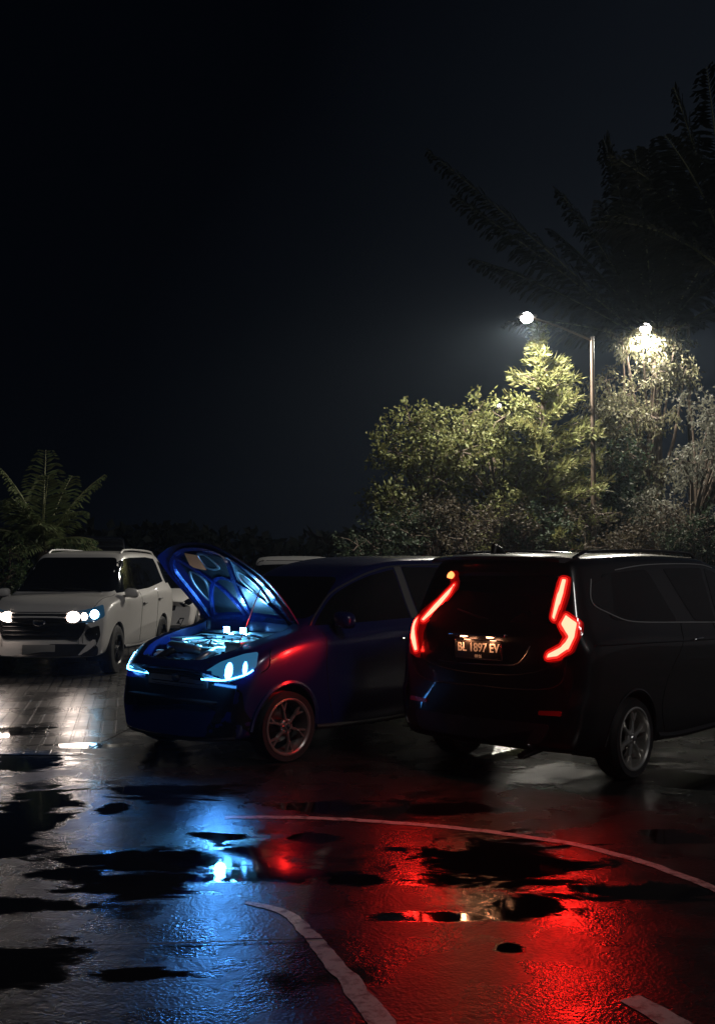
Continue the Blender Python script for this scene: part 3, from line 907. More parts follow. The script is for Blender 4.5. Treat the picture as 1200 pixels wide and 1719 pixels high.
# number plate with its recess, garnish and handle curve
pc, pn = bb.hit(180, .0, .985)
pl = Vector((pc.x - .022, 0.05, .965))
bm = bmesh.new(); add_box(bm, pl, (.016, .43, .152), bevel=.006)
lp = bm_link('number_plate', bm, M_PLATE, BK)
bm = bmesh.new(); xx = pl.x - .010
fr = [(xx, pl.y + .21, pl.z + .071), (xx, pl.y - .21, pl.z + .071), (xx, pl.y - .21, pl.z - .071), (xx, pl.y + .21, pl.z - .071)]
add_tube(bm, fr, .0035, 6, closed=True); bm_link('plate_frame', bm, M_CHROME, lp)
for s, sz, dz in (('BL 1897 EV', .088, .012), ('08\u00b726', .030, -.052)):
    me = text_mesh(s, sz)
    me.transform(Matrix.Diagonal((.93, 1.06, 1, 1)))
    # text x axis -> -y (readable from behind), text y -> z, normal -> -x
    M = Matrix(((0, 0, -1, pl.x - .009), (-1, 0, 0, pl.y), (0, 1, 0, pl.z + dz), (0, 0, 0, 1)))
    me.transform(M); link('plate_lettering', me, M_PLATETXT, lp, smooth=False)
bm = bmesh.new(); add_box(bm, (pc.x - .030, .05, 1.077), (.075, .52, .026), bevel=.010); gr = bm_link('plate_garnish', bm, M_CHROME, BK)
for yy in (.14, -.10):
    bm = bmesh.new(); add_box(bm, (pc.x - .045, yy + .03, 1.061), (.03, .05, .008), bevel=.002)
    bm_link('plate_lamp', bm, pbr('plate_lamp_light', (1, .8, .6), .4, emit=(1.0, .42, .22), es=10), BK)
for yy in (.14, -.10):
    ld = bpy.data.lights.new('plate_lamp_glow', 'POINT'); ld.energy = 1.0; ld.color = (1.0, .40, .18); ld.shadow_soft_size = .012
    lo = bpy.data.objects.new('plate_lamp_glow', ld); COL.objects.link(lo); lo.parent = BK; lo.location = (pc.x - .062, yy + .03, 1.050)
bb.strip('tailgate_crease', [(-.42, .865), (-.2, .855), (.15, .86), (.30, .875), (.37, .94), (.40, 1.01)], 180, .006, M_CHROME, BK, off=.002)
bb.strip('tailgate_seam', [(-.66, 1.15), (-.6, .90), (-.3, .80), (.3, .80), (.6, .90), (.66, 1.15)], 180, .003, M_GAP, BK)
# bumper valance and wiper
bb.patch('bumper_valance', round_poly([(-.62, .47), (.62, .47), (.55, .33), (-.55, .33)], .05), 180, .012, M_PLASTIC, BK)
bm = bmesh.new()
p0, n0 = bb.hit(180, 0, 1.19); p1, _ = bb.hit(180, -.30, 1.26)
add_tube(bm, [p0 + Vector((-.02, 0, 0)), p0.lerp(p1, .5) + Vector((-.04, 0, 0)), p1 + Vector((-.018, 0, 0))], .008, 6)
bm_link('rear_wiper', bm, M_PLASTIC, BK)
# aerial pod on the roof's left rear corner
bm = bmesh.new()
bp_, _ = bb.hit('top', -1.70, .15)
add_tube(bm, [bp_ + Vector((.10, 0, -.01)), bp_ + Vector((.02, 0, .03)), bp_ + Vector((-.05, 0, .065)), bp_ + Vector((-.07, 0, .0))], [.02, .035, .03, .02], 10)
bm_link('roof_aerial', bm, M_PLASTIC, BK)
# exhaust
bm = bmesh.new(); add_tube(bm, [(-2.0, -.42, .26), (-2.26, -.42, .24)], .028, 12, caps=False); bm_link('exhaust_pipe', bm, M_CHROME, BK)
# front lamps of the black car (out of sight, for other viewpoints)
for s_ in (1, -1):
    bb.patch('headlight', round_poly(bb.lat(25 * s_, [(s_ * .42, .80), (s_ * .70, .86), (s_ * .70, .72), (s_ * .45, .70)], 1.98), .03), 25 * s_, .008, M_GLASS, BK)
bb.patch('grille', round_poly([(-.45, .80), (.45, .80), (.38, .50), (-.38, .50)], .05), 0, .008, M_PLASTIC, BK)


# ---- blue hatch with its bonnet up ---------------------------------------------
BL = empty('parked_car', (-.328, 10.326, 0), R(228))
tag(BL, 'dark blue car with its bonnet raised, cyan headlights and lit engine bay', 'car', 'cars parked on the wet lot')
s_arch_z = .30


def bay(cut):
    """opening over the engine"""
    pts = round_poly([(.93, .56), (1.30, .585), (1.62, .55), (1.82, .40), (1.90, .15), (1.90, -.15), (1.82, -.40), (1.62, -.55), (1.30, -.585), (.93, -.56)], .05)
    top = [cut.verts.new((p.x, p.y, 1.6)) for p in pts]; bot = [cut.verts.new((p.x, p.y, .48)) for p in pts]
    n = len(pts)
    cut.faces.new(top); cut.faces.new(bot[::-1])
    for i in range(n): cut.faces.new((top[i], bot[i], bot[(i + 1) % n], top[(i + 1) % n]))


lb = Body([
    (-2.02, .30, 1.03, 1.56, .78, .56, .70), (-1.93, .26, 1.05, 1.60, .82, .58, .75), (-1.65, .22, 1.08, 1.65, .84, .60, .78), (-1.28, .20, 1.10, 1.675, .85, .62, .79),
    (-.5, .19, 1.08, 1.665, .85, .635, .80), (.0, .19, 1.055, 1.605, .85, .625, .80), (.35, .19, 1.035, 1.48, .85, .61, .80), (.65, .19, 1.02, 1.30, .85, .62, .80), (.90, .19, 1.01, 1.13, .85, .66, .80), (1.05, .19, 1.00, 1.055, .85, .69, .80),
    (1.28, .20, .965, 1.01, .85, .69, .79), (1.6, .20, .90, .94, .83, .68, .76), (1.86, .20, .82, .86, .80, .62, .74), (2.03, .22, .74, .78, .77, .58, .72)],
    setf=[(.15, .06), (.40, 0), (.60, .02), (.95, .13)], setr=[(.2, .06), (.36, 0), (.66, .0), (1.0, .06), (1.6, .30)],
    bowf=.30, bowr=.15, axf=1.28, axr=-1.25, cuts=(bay,), arch_r=.325)
link('body', lb.mesh, M_BLUE, BL)
liners(lb, BL, .85, .325)
for ax in (1.28, -1.25):
    for sy in (-1, 1):
        make_wheel(BL, ax, sy * .755, r=.285, rim_r=.228, w=.19, spokes=6, style=1, steer=R(-4) if ax > 0 else 0)
for sy in (1, -1):
    S = 270 if sy < 0 else 90
    f = (lambda x, z: (x, z)) if sy < 0 else (lambda x, z: (-x, z))
    wf = smooth_poly([f(.86, 1.085), f(.72, 1.19), f(.50, 1.34), f(.28, 1.435), f(.05, 1.505)], 5, closed=False)
    lb.patch('front_door_window', [*wf, Vector(f(-.27, 1.56)), Vector(f(-.33, 1.11)), Vector(f(.3, 1.095))], S, .003, M_GLASS, BL)
    lb.patch('door_pillar', [f(-.285, 1.585), f(-.375, 1.585), f(-.45, 1.105), f(-.345, 1.105)], S, .005, pbr('satin_pillar', (.16, .155, .155), .4, coat=.3), BL)
    lb.patch('rear_door_window', round_poly([f(-.39, 1.58), f(-1.05, 1.575), f(-1.18, 1.14), f(-.47, 1.115)], .03), S, .003, M_GLASS, BL)
    lb.patch('quarter_window', round_poly([f(-1.16, 1.56), f(-1.50, 1.50), f(-1.55, 1.22), f(-1.26, 1.15)], .05), S, .003, M_GLASS, BL)
    lb.strip('window_trim', [f(.90, 1.085), f(.74, 1.20), f(.51, 1.36), f(.28, 1.455), f(.05, 1.53), f(-.27, 1.585), f(-.8, 1.60), f(-1.2, 1.59), f(-1.55, 1.50)], S, .009, pbr('satin_trim', (.2, .2, .2), .3, .8), BL, off=.002)
    lb.strip('door_seam', [f(.84, 1.03), f(.85, .8), f(.80, .5), f(.72, .28)], S, .0035, M_GAP, BL)
    lb.strip('door_seam', [f(-.40, 1.09), f(-.40, .7), f(-.40, .28)], S, .0035, M_GAP, BL)
    lb.strip('door_seam', [f(-1.22, 1.10), f(-1.10, .85), f(-.95, .6), f(-.88, .3)], S, .0035, M_GAP, BL)
    lb.strip('side_skirt', [f(-.88, .25), f(-.4, .215), f(.4, .215), f(.92, .24)], S, .026, M_PLASTIC, BL)
    door_handle(lb, BL, -.22, .93, sy, M_CHROME); door_handle(lb, BL, -1.0, .95, sy, M_CHROME)
    make_mirror(lb, BL, .66, 1.085, sy, M_BLUE)
    for ax in (1.28, -1.25):
        pts = [f(ax + .345 * math.cos(a), .30 + .345 * math.sin(a)) for a in np.linspace(math.pi * -.02, math.pi * 1.02, 26)]
        lb.strip('arch_lip', pts, S, .020, M_BLUE, BL, off=.0, smooth=False)
lb.patch('windscreen', round_poly([(-.52, 1.49), (.52, 1.49), (.66, 1.14), (-.66, 1.14)], .08), 0, .004, M_GLASS, BL)
lb.patch('tailgate_window', round_poly([(-.55, 1.50), (.55, 1.50), (.62, 1.18), (-.62, 1.18)], .08), 180, .004, M_GLASS, BL)
for s_ in (1, -1):
    ang = 35 * s_
    # a sideways from this azimuth: outer end has the larger |a| for s_=+1
    def hp(pts): return [(s_ * a, b) for a, b in pts]
    # points measured along the corner: a = y*cos - x*sin
    def on(x, y, z):
        t = R(ang); return (-math.sin(t) * x + math.cos(t) * y * 1.0, z)
    Q = [on(1.93, s_ * .42, .655), on(1.90, s_ * .47, .73), on(1.82, s_ * .60, .825), on(1.68, s_ * .72, .885), on(1.565, s_ * .775, .90), on(1.57, s_ * .78, .79), on(1.68, s_ * .75, .71), on(1.80, s_ * .66, .665)]
    hl = lb.patch('headlight', round_poly(Q, .025), ang, .006, M_HEADLENS, BL, grid=.03)
    own_light('headlight_glow', BL, (1.90, s_ * .72, .76), (1, s_ * .05, -.12), 50, (.07, .33, 1.0), .035, 118)
    # bright tube along the lower edge and two bulbs
    Q2 = [on(1.92, s_ * .44, .672), on(1.82, s_ * .63, .682), on(1.68, s_ * .745, .725), on(1.60, s_ * .77, .765)]
    lb.strip('light_strip', Q2, ang, .007, M_HEADCYAN, hl, off=.012)
    for (x_, y_, z_, rr, hh) in ((1.78, .665, .755, .030, .064), (1.66, .735, .775, .018, .052)):
        c = on(x_, s_ * y_, z_)
        o = [(c[0] + rr * math.cos(t), c[1] + hh * math.sin(t)) for t in np.linspace(0, 2 * math.pi, 18)[:-1]]
        lb.patch('bulb', o, ang, .010, M_HEADCYAN, hl, grid=.02, depth=.006)
    lb.strip('lamp_seam', [on(1.44, s_ * .80, .92), on(1.46, s_ * .81, .79), on(1.56, s_ * .81, .74)], ang, .004, M_CHROME, BL, off=.002)
    lb.patch('fog_lamp_recess', round_poly(lb.lat(15 * s_, [(s_ * .52, .46), (s_ * .66, .47), (s_ * .66, .36), (s_ * .50, .35)], 1.9), .03), 15 * s_, .004, M_PLASTIC, BL)
    lb.patch('tail_light', round_poly(lb.lat(180 + 20 * s_, [(-s_ * .60, 1.05), (-s_ * .78, 1.08), (-s_ * .80, .82), (-s_ * .62, .80)], -1.92), .04), 180 + 20 * s_, .01, M_REFLECTOR, BL)
# grille, lower intake, front edge
lb.patch('front_bumper', round_poly([(-.76, .62), (-.42, .63), (-.38, .70), (.38, .70), (.42, .63), (.76, .62), (.80, .24), (-.80, .24)], .05), 0, .004, pbr('dark_bumper', (.004, .004, .005), .45, spec=.3), BL)
gr = lb.patch('grille', round_poly([(-.40, .735), (.40, .735), (.33, .60), (-.33, .60)], .04), 0, .009, M_GAP, BL)
for k in range(3):
    z = .625 + .04 * k
    lb.strip('grille_bar', [(-.34 - .012 * k, z), (0, z), (.34 + .012 * k, z)], 0, .006, M_GLOSSBLK, gr, off=.012)
lb.patch('lower_intake', round_poly([(-.48, .44), (.48, .44), (.40, .30), (-.40, .30)], .05), 0, .009, M_GAP, BL)
p, n = lb.hit(0, 0, .665)
bm = bmesh.new(); add_lathe(bm, [(0, .0), (.03, .002), (.04, .008), (.048, .002)], 28, Matrix.Translation(p + Vector((.03, 0, 0))) @ Matrix.Rotation(R(-90), 4, 'Z') @ Matrix.Diagonal((1.25, 1, .8, 1)))
bm_link('grille_badge', bm, M_CHROME, gr)
lb.strip('front_lip', [(-.70, .23), (-.4, .215), (0, .21), (.4, .215), (.70, .23)], 0, .016, M_PLASTIC, BL, off=.005)

# bonnet: curved panel on a hinge at x .93, raised
HX, HZ, HA = .90, 1.085, R(53)


def hood_pt(u, v, dz=0.0):
    """u 0 hinge .. 1 nose, v -1..1 ; closed position, then swung up about the hinge"""
    halfw = .615 + .01 * math.sin(math.pi * u) - .12 * max(0, (u - .55) / .45) ** 2
    x = u * 1.0 - .11 * abs(v) ** 2.5 * u
    y = v * halfw
    z = -.17 * u ** 1.8 - .045 * v * v + .02 + dz
    ca, sa = math.cos(HA), math.sin(HA)
    return Vector((HX + x * ca - z * sa, y, HZ + x * sa + z * ca))


bm = bmesh.new(); NU, NV = 26, 26
tp = [[bm.verts.new(hood_pt(i / NU, -1 + 2 * j / NV)) for j in range(NV + 1)] for i in range(NU + 1)]
bt = [[bm.verts.new(hood_pt(i / NU, -1 + 2 * j / NV, -.012)) for j in range(NV + 1)] for i in range(NU + 1)]
for i in range(NU):
    for j in range(NV):
        bm.faces.new((tp[i][j], tp[i + 1][j], tp[i + 1][j + 1], tp[i][j + 1]))
        bm.faces.new((bt[i][j + 1], bt[i + 1][j + 1], bt[i + 1][j], bt[i][j]))
for i in range(NU):
    for j in (0, NV):
        bm.faces.new((tp[i][j], tp[i + 1][j], bt[i + 1][j], bt[i][j]))
for j in range(NV):
    for i in (0, NU):
        bm.faces.new((tp[i][j], tp[i][j + 1], bt[i][j + 1], bt[i][j]))
hood = bm_link('bonnet', bm, M_BLUE, BL)


def hood_rib(name, uv, w, mat, h=.03, closed=False):
    """pressed channel on the underside following a path in (u, v)"""
    c = smooth_poly(uv, 6, closed)
    n = len(c); bm = bmesh.new(); rows = []
    for i, p in enumerate(c):
        a = c[(i + 1) % n] if closed else c[min(i + 1, n - 1)]
        b = c[i - 1] if closed else c[max(i - 1, 0)]
        t = Vector(((a.x - b.x) * 1.0, (a.y - b.y) * .6)).normalized(); nn = Vector((-t.y, t.x / .6))
        row = []
        for k, (o, d) in enumerate(((-1, -.010), (-.62, -h), (.62, -h), (1, -.010))):
            q = p + nn * w * o
            row.append(bm.verts.new(hood_pt(min(.985, max(.01, q.x)), max(-.985, min(.985, q.y)), d)))
        rows.append(row)
    m = n if closed else n - 1
    for i in range(m):
        a, b = rows[i], rows[(i + 1) % n]
        for k in range(3): bm.faces.new((a[k], a[k + 1], b[k + 1], b[k]))
    return bm_link(name, bm, mat, hood)


M_BLUEIN = pbr('blue_inner_panel', (0.010, 0.030, 0.19), 0.22, 0.4, coat=1.0)
M_LINER = pbr('bonnet_insulation', (0.006, 0.008, 0.012), 0.35, noise_amt=.3, noise_scale=30, bump=.3)
hood_rib('bonnet_rib', [(.06, -.80), (.06, 0), (.06, .80)], .055, M_BLUEIN, .035)
hood_rib('bonnet_rib', [(.08, -.88), (.5, -.86), (.78, -.80), (.91, -.5), (.94, 0), (.91, .5), (.78, .80), (.5, .86), (.08, .88)], .035, M_BLUEIN, .032)
bm = bmesh.new()
lo_ = [[bm.verts.new(hood_pt(.12 + .72 * i / 12, (-.66 + 1.32 * j / 16) * (1 - .10 * (i / 12) ** 2), -.020)) for j in range(17)] for i in range(13)]
for i in range(12):
    for j in range(16): bm.faces.new((lo_[i][j + 1], lo_[i + 1][j + 1], lo_[i + 1][j], lo_[i][j]))
bm_link('bonnet_insulation', bm, M_LINER, hood)
hood_rib('bonnet_rib', [(.90, -.62), (.60, -.30), (.34, -.12), (.10, -.06)], .032, M_BLUEIN, .038)
hood_rib('bonnet_rib', [(.90, .62), (.60, .30), (.34, .12), (.10, .06)], .032, M_BLUEIN, .038)
hood_rib('bonnet_rib', [(.10, -.75), (.40, -.42), (.56, 0), (.40, .42), (.10, .75)], .026, M_BLUEIN, .034)
hood_rib('bonnet_rib', [(.70, -.14), (.84, -.10), (.86, 0), (.84, .10), (.70, .14), (.66, 0)], .018, M_ALU, .026, closed=True)  # closed outlines in bright metal paint the highlights along the rib edges
hood_rib('bonnet_rib', [(.28, -.62), (.50, -.66), (.66, -.52), (.52, -.40)], .014, M_ALU, .028, closed=True)
hood_rib('bonnet_rib', [(.28, .62), (.50, .66), (.66, .52), (.52, .40)], .014, M_ALU, .028, closed=True)
bm = bmesh.new()  # orange reflection on the bonnet underside, painted as a thin patch
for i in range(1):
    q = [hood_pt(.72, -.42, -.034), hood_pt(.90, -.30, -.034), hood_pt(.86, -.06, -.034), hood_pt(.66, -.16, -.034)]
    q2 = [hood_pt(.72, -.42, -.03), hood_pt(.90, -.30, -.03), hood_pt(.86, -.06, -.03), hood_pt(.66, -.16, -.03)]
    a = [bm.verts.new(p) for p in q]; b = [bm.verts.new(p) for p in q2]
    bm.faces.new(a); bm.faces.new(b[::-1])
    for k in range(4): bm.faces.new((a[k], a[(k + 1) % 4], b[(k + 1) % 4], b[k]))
bm_link('painted_reflection', bm, M_ORANGE, hood, smooth=False)
bm = bmesh.new(); add_tube(bm, [(1.55, .50, .90), hood_pt(.48, .72, -.03)], .005, 6); bm_link('bonnet_stay', bm, M_ALU, BL)
for s_ in (1, -1):
    bm = bmesh.new(); add_box(bm, (.93, s_ * .56, 1.03), (.10, .03, .11), bevel=.008); bm_link('bonnet_hinge', bm, M_ALU, BL)
# engine bay contents
bm = bmesh.new(); add_box(bm, (1.40, .0, .50), (.92, 1.10, .02)); bm_link('bay_floor', bm, M_GAP, BL)
bm = bmesh.new(); add_box(bm, (1.36, -.02, .84), (.42, .50, .14), bevel=.03); add_box(bm, (1.36, -.02, .922), (.30, .36, .03), bevel=.012)
for k in range(4): add_box(bm, (1.36, -.15 + .085 * k, .942), (.26, .018, .012), bevel=.004)
bm_link('engine_cover', bm, M_ALU, BL)
bm = bmesh.new(); add_box(bm, (1.38, .42, .86), (.28, .20, .17), bevel=.012); bat = bm_link('battery', bm, M_BAT, BL)
bm = bmesh.new(); add_box(bm, (1.38, .42, .955), (.29, .21, .022), bevel=.006)
bm_link('battery_lid', bm, M_BAT, bat)
bm = bmesh.new(); add_lathe(bm, [(.0, .03), (.012, .03), (.012, 0)], 10, Matrix.Translation((1.29, .36, .96)) @ Matrix.Rotation(R(90), 4, 'X')); add_lathe(bm, [(.0, .03), (.012, .03), (.012, 0)], 10, Matrix.Translation((1.47, .36, .96)) @ Matrix.Rotation(R(90), 4, 'X'))
bm_link('battery_terminal', bm, M_CHROME, bat)
bm = bmesh.new(); add_box(bm, (1.32, -.40, .86), (.30, .20, .15), bevel=.03); add_box(bm, (1.32, -.40, .945), (.28, .18, .03), bevel=.01)
bm_link('air_filter_box', bm, M_ALU, BL)
for i, P in enumerate([[(1.44, -.38, .86), (1.58, -.30, .90), (1.62, -.12, .90), (1.56, .02, .88), (1.50, .06, .84)],
                       [(1.20, -.25, .90), (1.12, -.05, .94), (1.10, .18, .93), (1.18, .32, .88)],
                       [(1.74, -.30, .80), (1.66, -.20, .87), (1.55, -.18, .86)], [(1.74, .22, .80), (1.66, .26, .86), (1.56, .22, .87), (1.5, .16, .84)]]):
    bm = bmesh.new(); c = []
    for k in range(len(P) - 1):
        a, b, cc, d = [Vector(P[min(max(k + j, 0), len(P) - 1)]) for j in (-1, 0, 1, 2)]
        for m in range(5):
            t = m / 5
            c.append(.5 * ((2 * b) + (cc - a) * t + (2 * a - 5 * b + 4 * cc - d) * t * t + (3 * b - a - 3 * cc + d) * t ** 3))
    c.append(Vector(P[-1]))
    rad = (.042, .022, .03, .032)[i]
    add_tube(bm, c, [rad * (1 + (.10 if (i == 0 and k % 2) else 0)) for k in range(len(c))], 12)
    bm_link('engine_hose', bm, (M_ALU, M_HOSE, M_HOSE, M_ALU)[i], BL)
bm = bmesh.new()
P = [(1.20, -.52, .95), (1.20, -.35, .99), (1.20, .35, .99), (1.20, .52, .95)]
add_tube(bm, P, .016, 10)
bm_link('strut_brace', bm, M_CHROME, BL)
for s_ in (1, -1):
    bm = bmesh.new(); add_lathe(bm, [(0, .03), (.03, .028), (.035, .01), (.085, .0), (.09, -.02), (.10, -.12)], 24, Matrix.Translation((1.20, s_ * .50, .92)) @ Matrix.Rotation(R(90), 4, 'X'))
    bm_link('strut_tower', bm, M_ALU, BL)
for (x_, y_, z_, r_, h_, mt) in ((1.60, -.44, .86, .055, .12, M_BAT), (1.08, .38, .93, .045, .10, M_BAT), (1.52, .30, .88, .028, .05, M_GLOSSBLK), (1.66, .38, .84, .04, .08, M_BAT)):
    bm = bmesh.new(); add_lathe(bm, [(0, 0), (r_ * .6, 0), (r_ * .62, -.02), (r_, -.03), (r_, -h_)], 20, Matrix.Translation((x_, y_, z_)) @ Matrix.Rotation(R(90), 4, 'X'))
    bm_link('fluid_reservoir', bm, mt, BL)
bm = bmesh.new(); add_box(bm, (1.80, 0, .80), (.05, .96, .05), bevel=.012)
for k in range(7): add_box(bm, (1.80, -.36 + .12 * k, .829), (.022, .03, .01), bevel=.003)
bm_link('radiator_support', bm, M_ENGINE, BL)
bm = bmesh.new(); add_box(bm, (1.745, 0, .70), (.04, .78, .22), bevel=.008); bm_link('radiator', bm, M_ALU, BL)
bm = bmesh.new()
add_box(bm, (1.02, 0, .985), (.05, 1.08, .05), bevel=.012)
bm_link('cowl_panel', bm, M_ALU, BL)
bm = bmesh.new()
for k in range(3): add_box(bm, (1.11 + .02 * k, .20 - .22 * k, .965), (.07, .14, .035), bevel=.01)
bm_link('fuse_box', bm, M_BAT, BL)
rng = random.Random(4)
bm = bmesh.new()
for k in range(14):
    a = Vector((rng.uniform(1.1, 1.65), rng.uniform(-.5, .5), rng.uniform(.84, .93))); b = a + Vector((rng.uniform(-.2, .2), rng.uniform(-.25, .25), rng.uniform(-.05, .05)))
    m_ = (a + b) / 2 + Vector((0, 0, rng.uniform(.02, .06)))
    add_tube(bm, [a, a.lerp(m_, .6), m_, b.lerp(m_, .6), b], .006, 5)
bm_link('wiring', bm, M_HOSE, BL)
# two LED work lights under the bonnet
for yy in (.04, -.18):
    bm = bmesh.new(); add_box(bm, (1.045, yy, 1.025), (.03, .085, .06), bevel=.01); wl = bm_link('work_light', bm, M_GLOSSBLK, BL)
    bm = bmesh.new(); add_box(bm, (1.064, yy, 1.022), (.008, .072, .050), bevel=.003); bm_link('lit_lens', bm, M_LED, wl)
    own_light('work_light_glow', BL, (1.16, yy, 1.20), (.40, 0, -1), 30, (.12, .55, .92), .02, 128)
    own_light('work_light_glow', BL, (1.10, yy, 1.06), (.8, 0, 1), 6, (.16, .50, 1.0), .02, 150)


# ---- white SUV facing the camera ------------------------------------------------
WS = empty('parked_car', (-4.33, 17.25, 0), R(-90 - 3.5))
tag(WS, 'white sport utility car at the left edge facing us with warm headlights on', 'car', 'cars parked on the wet lot')
s_arch_z = .36
wb = Body([
    (-2.38, .40, 1.15, 1.66, .82, .60, .76), (-2.30, .36, 1.16, 1.70, .87, .62, .80), (-2.0, .34, 1.18, 1.76, .90, .64, .84), (-1.37, .32, 1.18, 1.79, .912, .67, .86),
    (-.5, .31, 1.15, 1.80, .912, .68, .87), (.2, .31, 1.12, 1.775, .912, .675, .87), (.6, .31, 1.11, 1.62, .912, .65, .87), (1.0, .31, 1.10, 1.33, .91, .67, .87), (1.25, .31, 1.09, 1.17, .91, .71, .87),
    (1.7, .32, 1.05, 1.12, .905, .73, .85), (2.05, .30, .96, 1.02, .88, .70, .82), (2.28, .29, .82, .86, .84, .66, .78)],
    setf=[(.3, .08), (.5, .0), (.8, .02), (1.1, .14)], setr=[(.3, .05), (.5, 0), (.9, .02), (1.8, .22)],
    bowf=.26, bowr=.14, axf=1.37, axr=-1.37, arch_r=.40)
link('body', wb.mesh, M_WHITE, WS)
liners(wb, WS, .912, .40)
for ax in (1.37, -1.37):
    for sy in (-1, 1):
        make_wheel(WS, ax, sy * .80, r=.355, rim_r=.22, w=.21, spokes=5, rim_mat=M_DISC)
for sy in (1, -1):
    S = 270 if sy < 0 else 90
    f = (lambda x, z: (x, z)) if sy < 0 else (lambda x, z: (-x, z))
    wb.patch('side_window', [*smooth_poly([f(1.08, 1.17), f(.96, 1.33), f(.74, 1.52), f(.45, 1.655), f(.1, 1.70)], 5, False), *[Vector(q) for q in (f(-.9, 1.715), f(-1.45, 1.69), f(-1.52, 1.60), f(-1.58, 1.30), f(-.5, 1.21))]], S, .003, M_GLASS, WS)
    wb.patch('quarter_window', round_poly([f(-1.72, 1.66), f(-2.05, 1.60), f(-2.10, 1.28), f(-1.75, 1.26)], .04), S, .003, M_GLASS, WS)
    for x in (.10, -.92):
        wb.strip('door_seam', [f(x, 1.16), f(x, .8), f(x, .40)], S, .004, M_GAP, WS)
    wb.strip('side_skirt', [f(-.95, .36), f(0, .325), f(.95, .36)], S, .035, M_PLASTIC, WS)
    door_handle(wb, WS, -.05, .98, sy, M_PLASTIC); door_handle(wb, WS, -1.05, 1.02, sy, M_PLASTIC)
    make_mirror(wb, WS, .98, 1.12, sy, M_WHITE)
wb.patch('windscreen', round_poly([(-.60, 1.70), (.60, 1.70), (.77, 1.19), (-.77, 1.19)], .07), 0, .005, M_GLASS, WS)
g_ = wb.patch('grille', round_poly([(-.60, .90), (.60, .90), (.66, .76), (.54, .54), (-.54, .54), (-.66, .76)], .04), 0, .01, M_PLASTIC, WS)
for k in range(5):
    z = .60 + .06 * k
    wb.strip('grille_bar', [(-.55, z), (0, z), (.55, z)], 0, .009, M_PLASTIC, g_, off=.016)
wb.patch('front_bumper_guard', round_poly([(-.80, .46), (-.60, .48), (.60, .48), (.80, .46), (.78, .31), (-.78, .31)], .05), 0, .012, M_PLASTIC, WS)
p, n = wb.hit(0, 0, .40)
bm = bmesh.new(); add_box(bm, p + Vector((.03, 0, 0)), (.012, .47, .15), bevel=.006); bm_link('number_plate', bm, M_PLATEW, WS)
for s_ in (1, -1):
    hl = wb.patch('headlight', round_poly(wb.lat(18 * s_, [(x, s_ * a, b) for x, a, b in ((2.22, .46, .92), (2.16, .66, .95), (1.98, .86, 1.02), (1.98, .88, .86), (2.12, .78, .79), (2.24, .48, .78))], 2.1), .03), 18 * s_, .010, M_DIMLENS, WS, grid=.035)
    for (a_, b_, r_, mt, mul) in ((.50, .855, .068, M_WARM, 1.3), (.64, .86, .045, M_WARM, 1), (.77, .885, .060, M_COOLSPOT, 1)):
        cc_ = wb.lat(18 * s_, [(2.24 - .35 * (a_ - .4), s_ * a_, b_)], 0)[0]
        o = [(cc_[0] + r_ * mul * math.cos(t), b_ + r_ * math.sin(t)) for t in np.linspace(0, 2 * math.pi, 18)[:-1]]
        wb.patch('bulb', o, 18 * s_, .016, mt, hl, grid=.03, depth=.006)
    wb.patch('fog_lamp_recess', round_poly(wb.lat(20 * s_, [(s_ * .68, .70), (s_ * .84, .74), (s_ * .86, .60), (s_ * .80, .46), (s_ * .76, .46), (s_ * .62, .62)], 2.10), .03), 20 * s_, .006, M_GAP, WS)
    wb.patch('tail_light', round_poly(wb.lat(180 + 18 * s_, [(-s_ * .62, 1.20), (-s_ * .80, 1.22), (-s_ * .82, .92), (-s_ * .66, .90)], -2.25), .04), 180 + 18 * s_, .01, M_REFLECTOR, WS)
    # beams
    own_light('headlight_beam', WS, (2.42, s_ * .60, .85), (1, 0, -.06), 13, (1.0, .84, .74), .20, 130)


wb.strip('bonnet_seam', [(2.14, -.62), (1.9, -.71), (1.5, -.76), (1.16, -.78)], 'top', .004, M_GAP, WS)
wb.strip('bonnet_seam', [(2.14, .62), (1.9, .71), (1.5, .76), (1.16, .78)], 'top', .004, M_GAP, WS)
wb.strip('bonnet_seam', [(2.14, -.62), (2.2, -.3), (2.21, 0), (2.2, .3), (2.14, .62)], 'top', .004, M_GAP, WS)
for ya, yb in ((.60, .02), (.05, -.52)):
    pa, _ = wb.hit(0, ya, 1.19); pb_, _ = wb.hit(0, yb, 1.24); pm, _ = wb.hit(0, (ya + yb) / 2, 1.215)
    bm = bmesh.new(); add_tube(bm, [pa + Vector((.02, 0, 0)), pm + Vector((.03, 0, .01)), pb_ + Vector((.02, 0, 0))], .010, 6); bm_link('wiper', bm, M_PLASTIC, WS)
p, n = wb.hit(0, 0, .79)
bm = bmesh.new(); add_lathe(bm, [(0, .0), (.045, .002), (.06, .012), (.072, .002)], 28, Matrix.Translation(p + Vector((.035, 0, 0))) @ Matrix.Rotation(R(-90), 4, 'Z') @ Matrix.Diagonal((1.3, 1, .85, 1)))
bm_link('grille_badge', bm, M_CHROME, g_)
wb.strip('grille_surround', [(-.60, .915), (-.3, .92), (0, .92), (.3, .92), (.60, .915)], 0, .012, pbr('grey_trim', (.25, .25, .25), .3, .5), WS, off=.004)
for sy in (1, -1):
    bm = bmesh.new(); P = []
    for x in np.linspace(-1.9, .2, 15):
        p, n = wb.hit('top', x, sy * .58); P.append(p + Vector((0, 0, .04 if -1.8 < x < .1 else .0)))
    add_tube(bm, P, .016, 8); bm_link('roof_rail', bm, M_SILVER, WS)


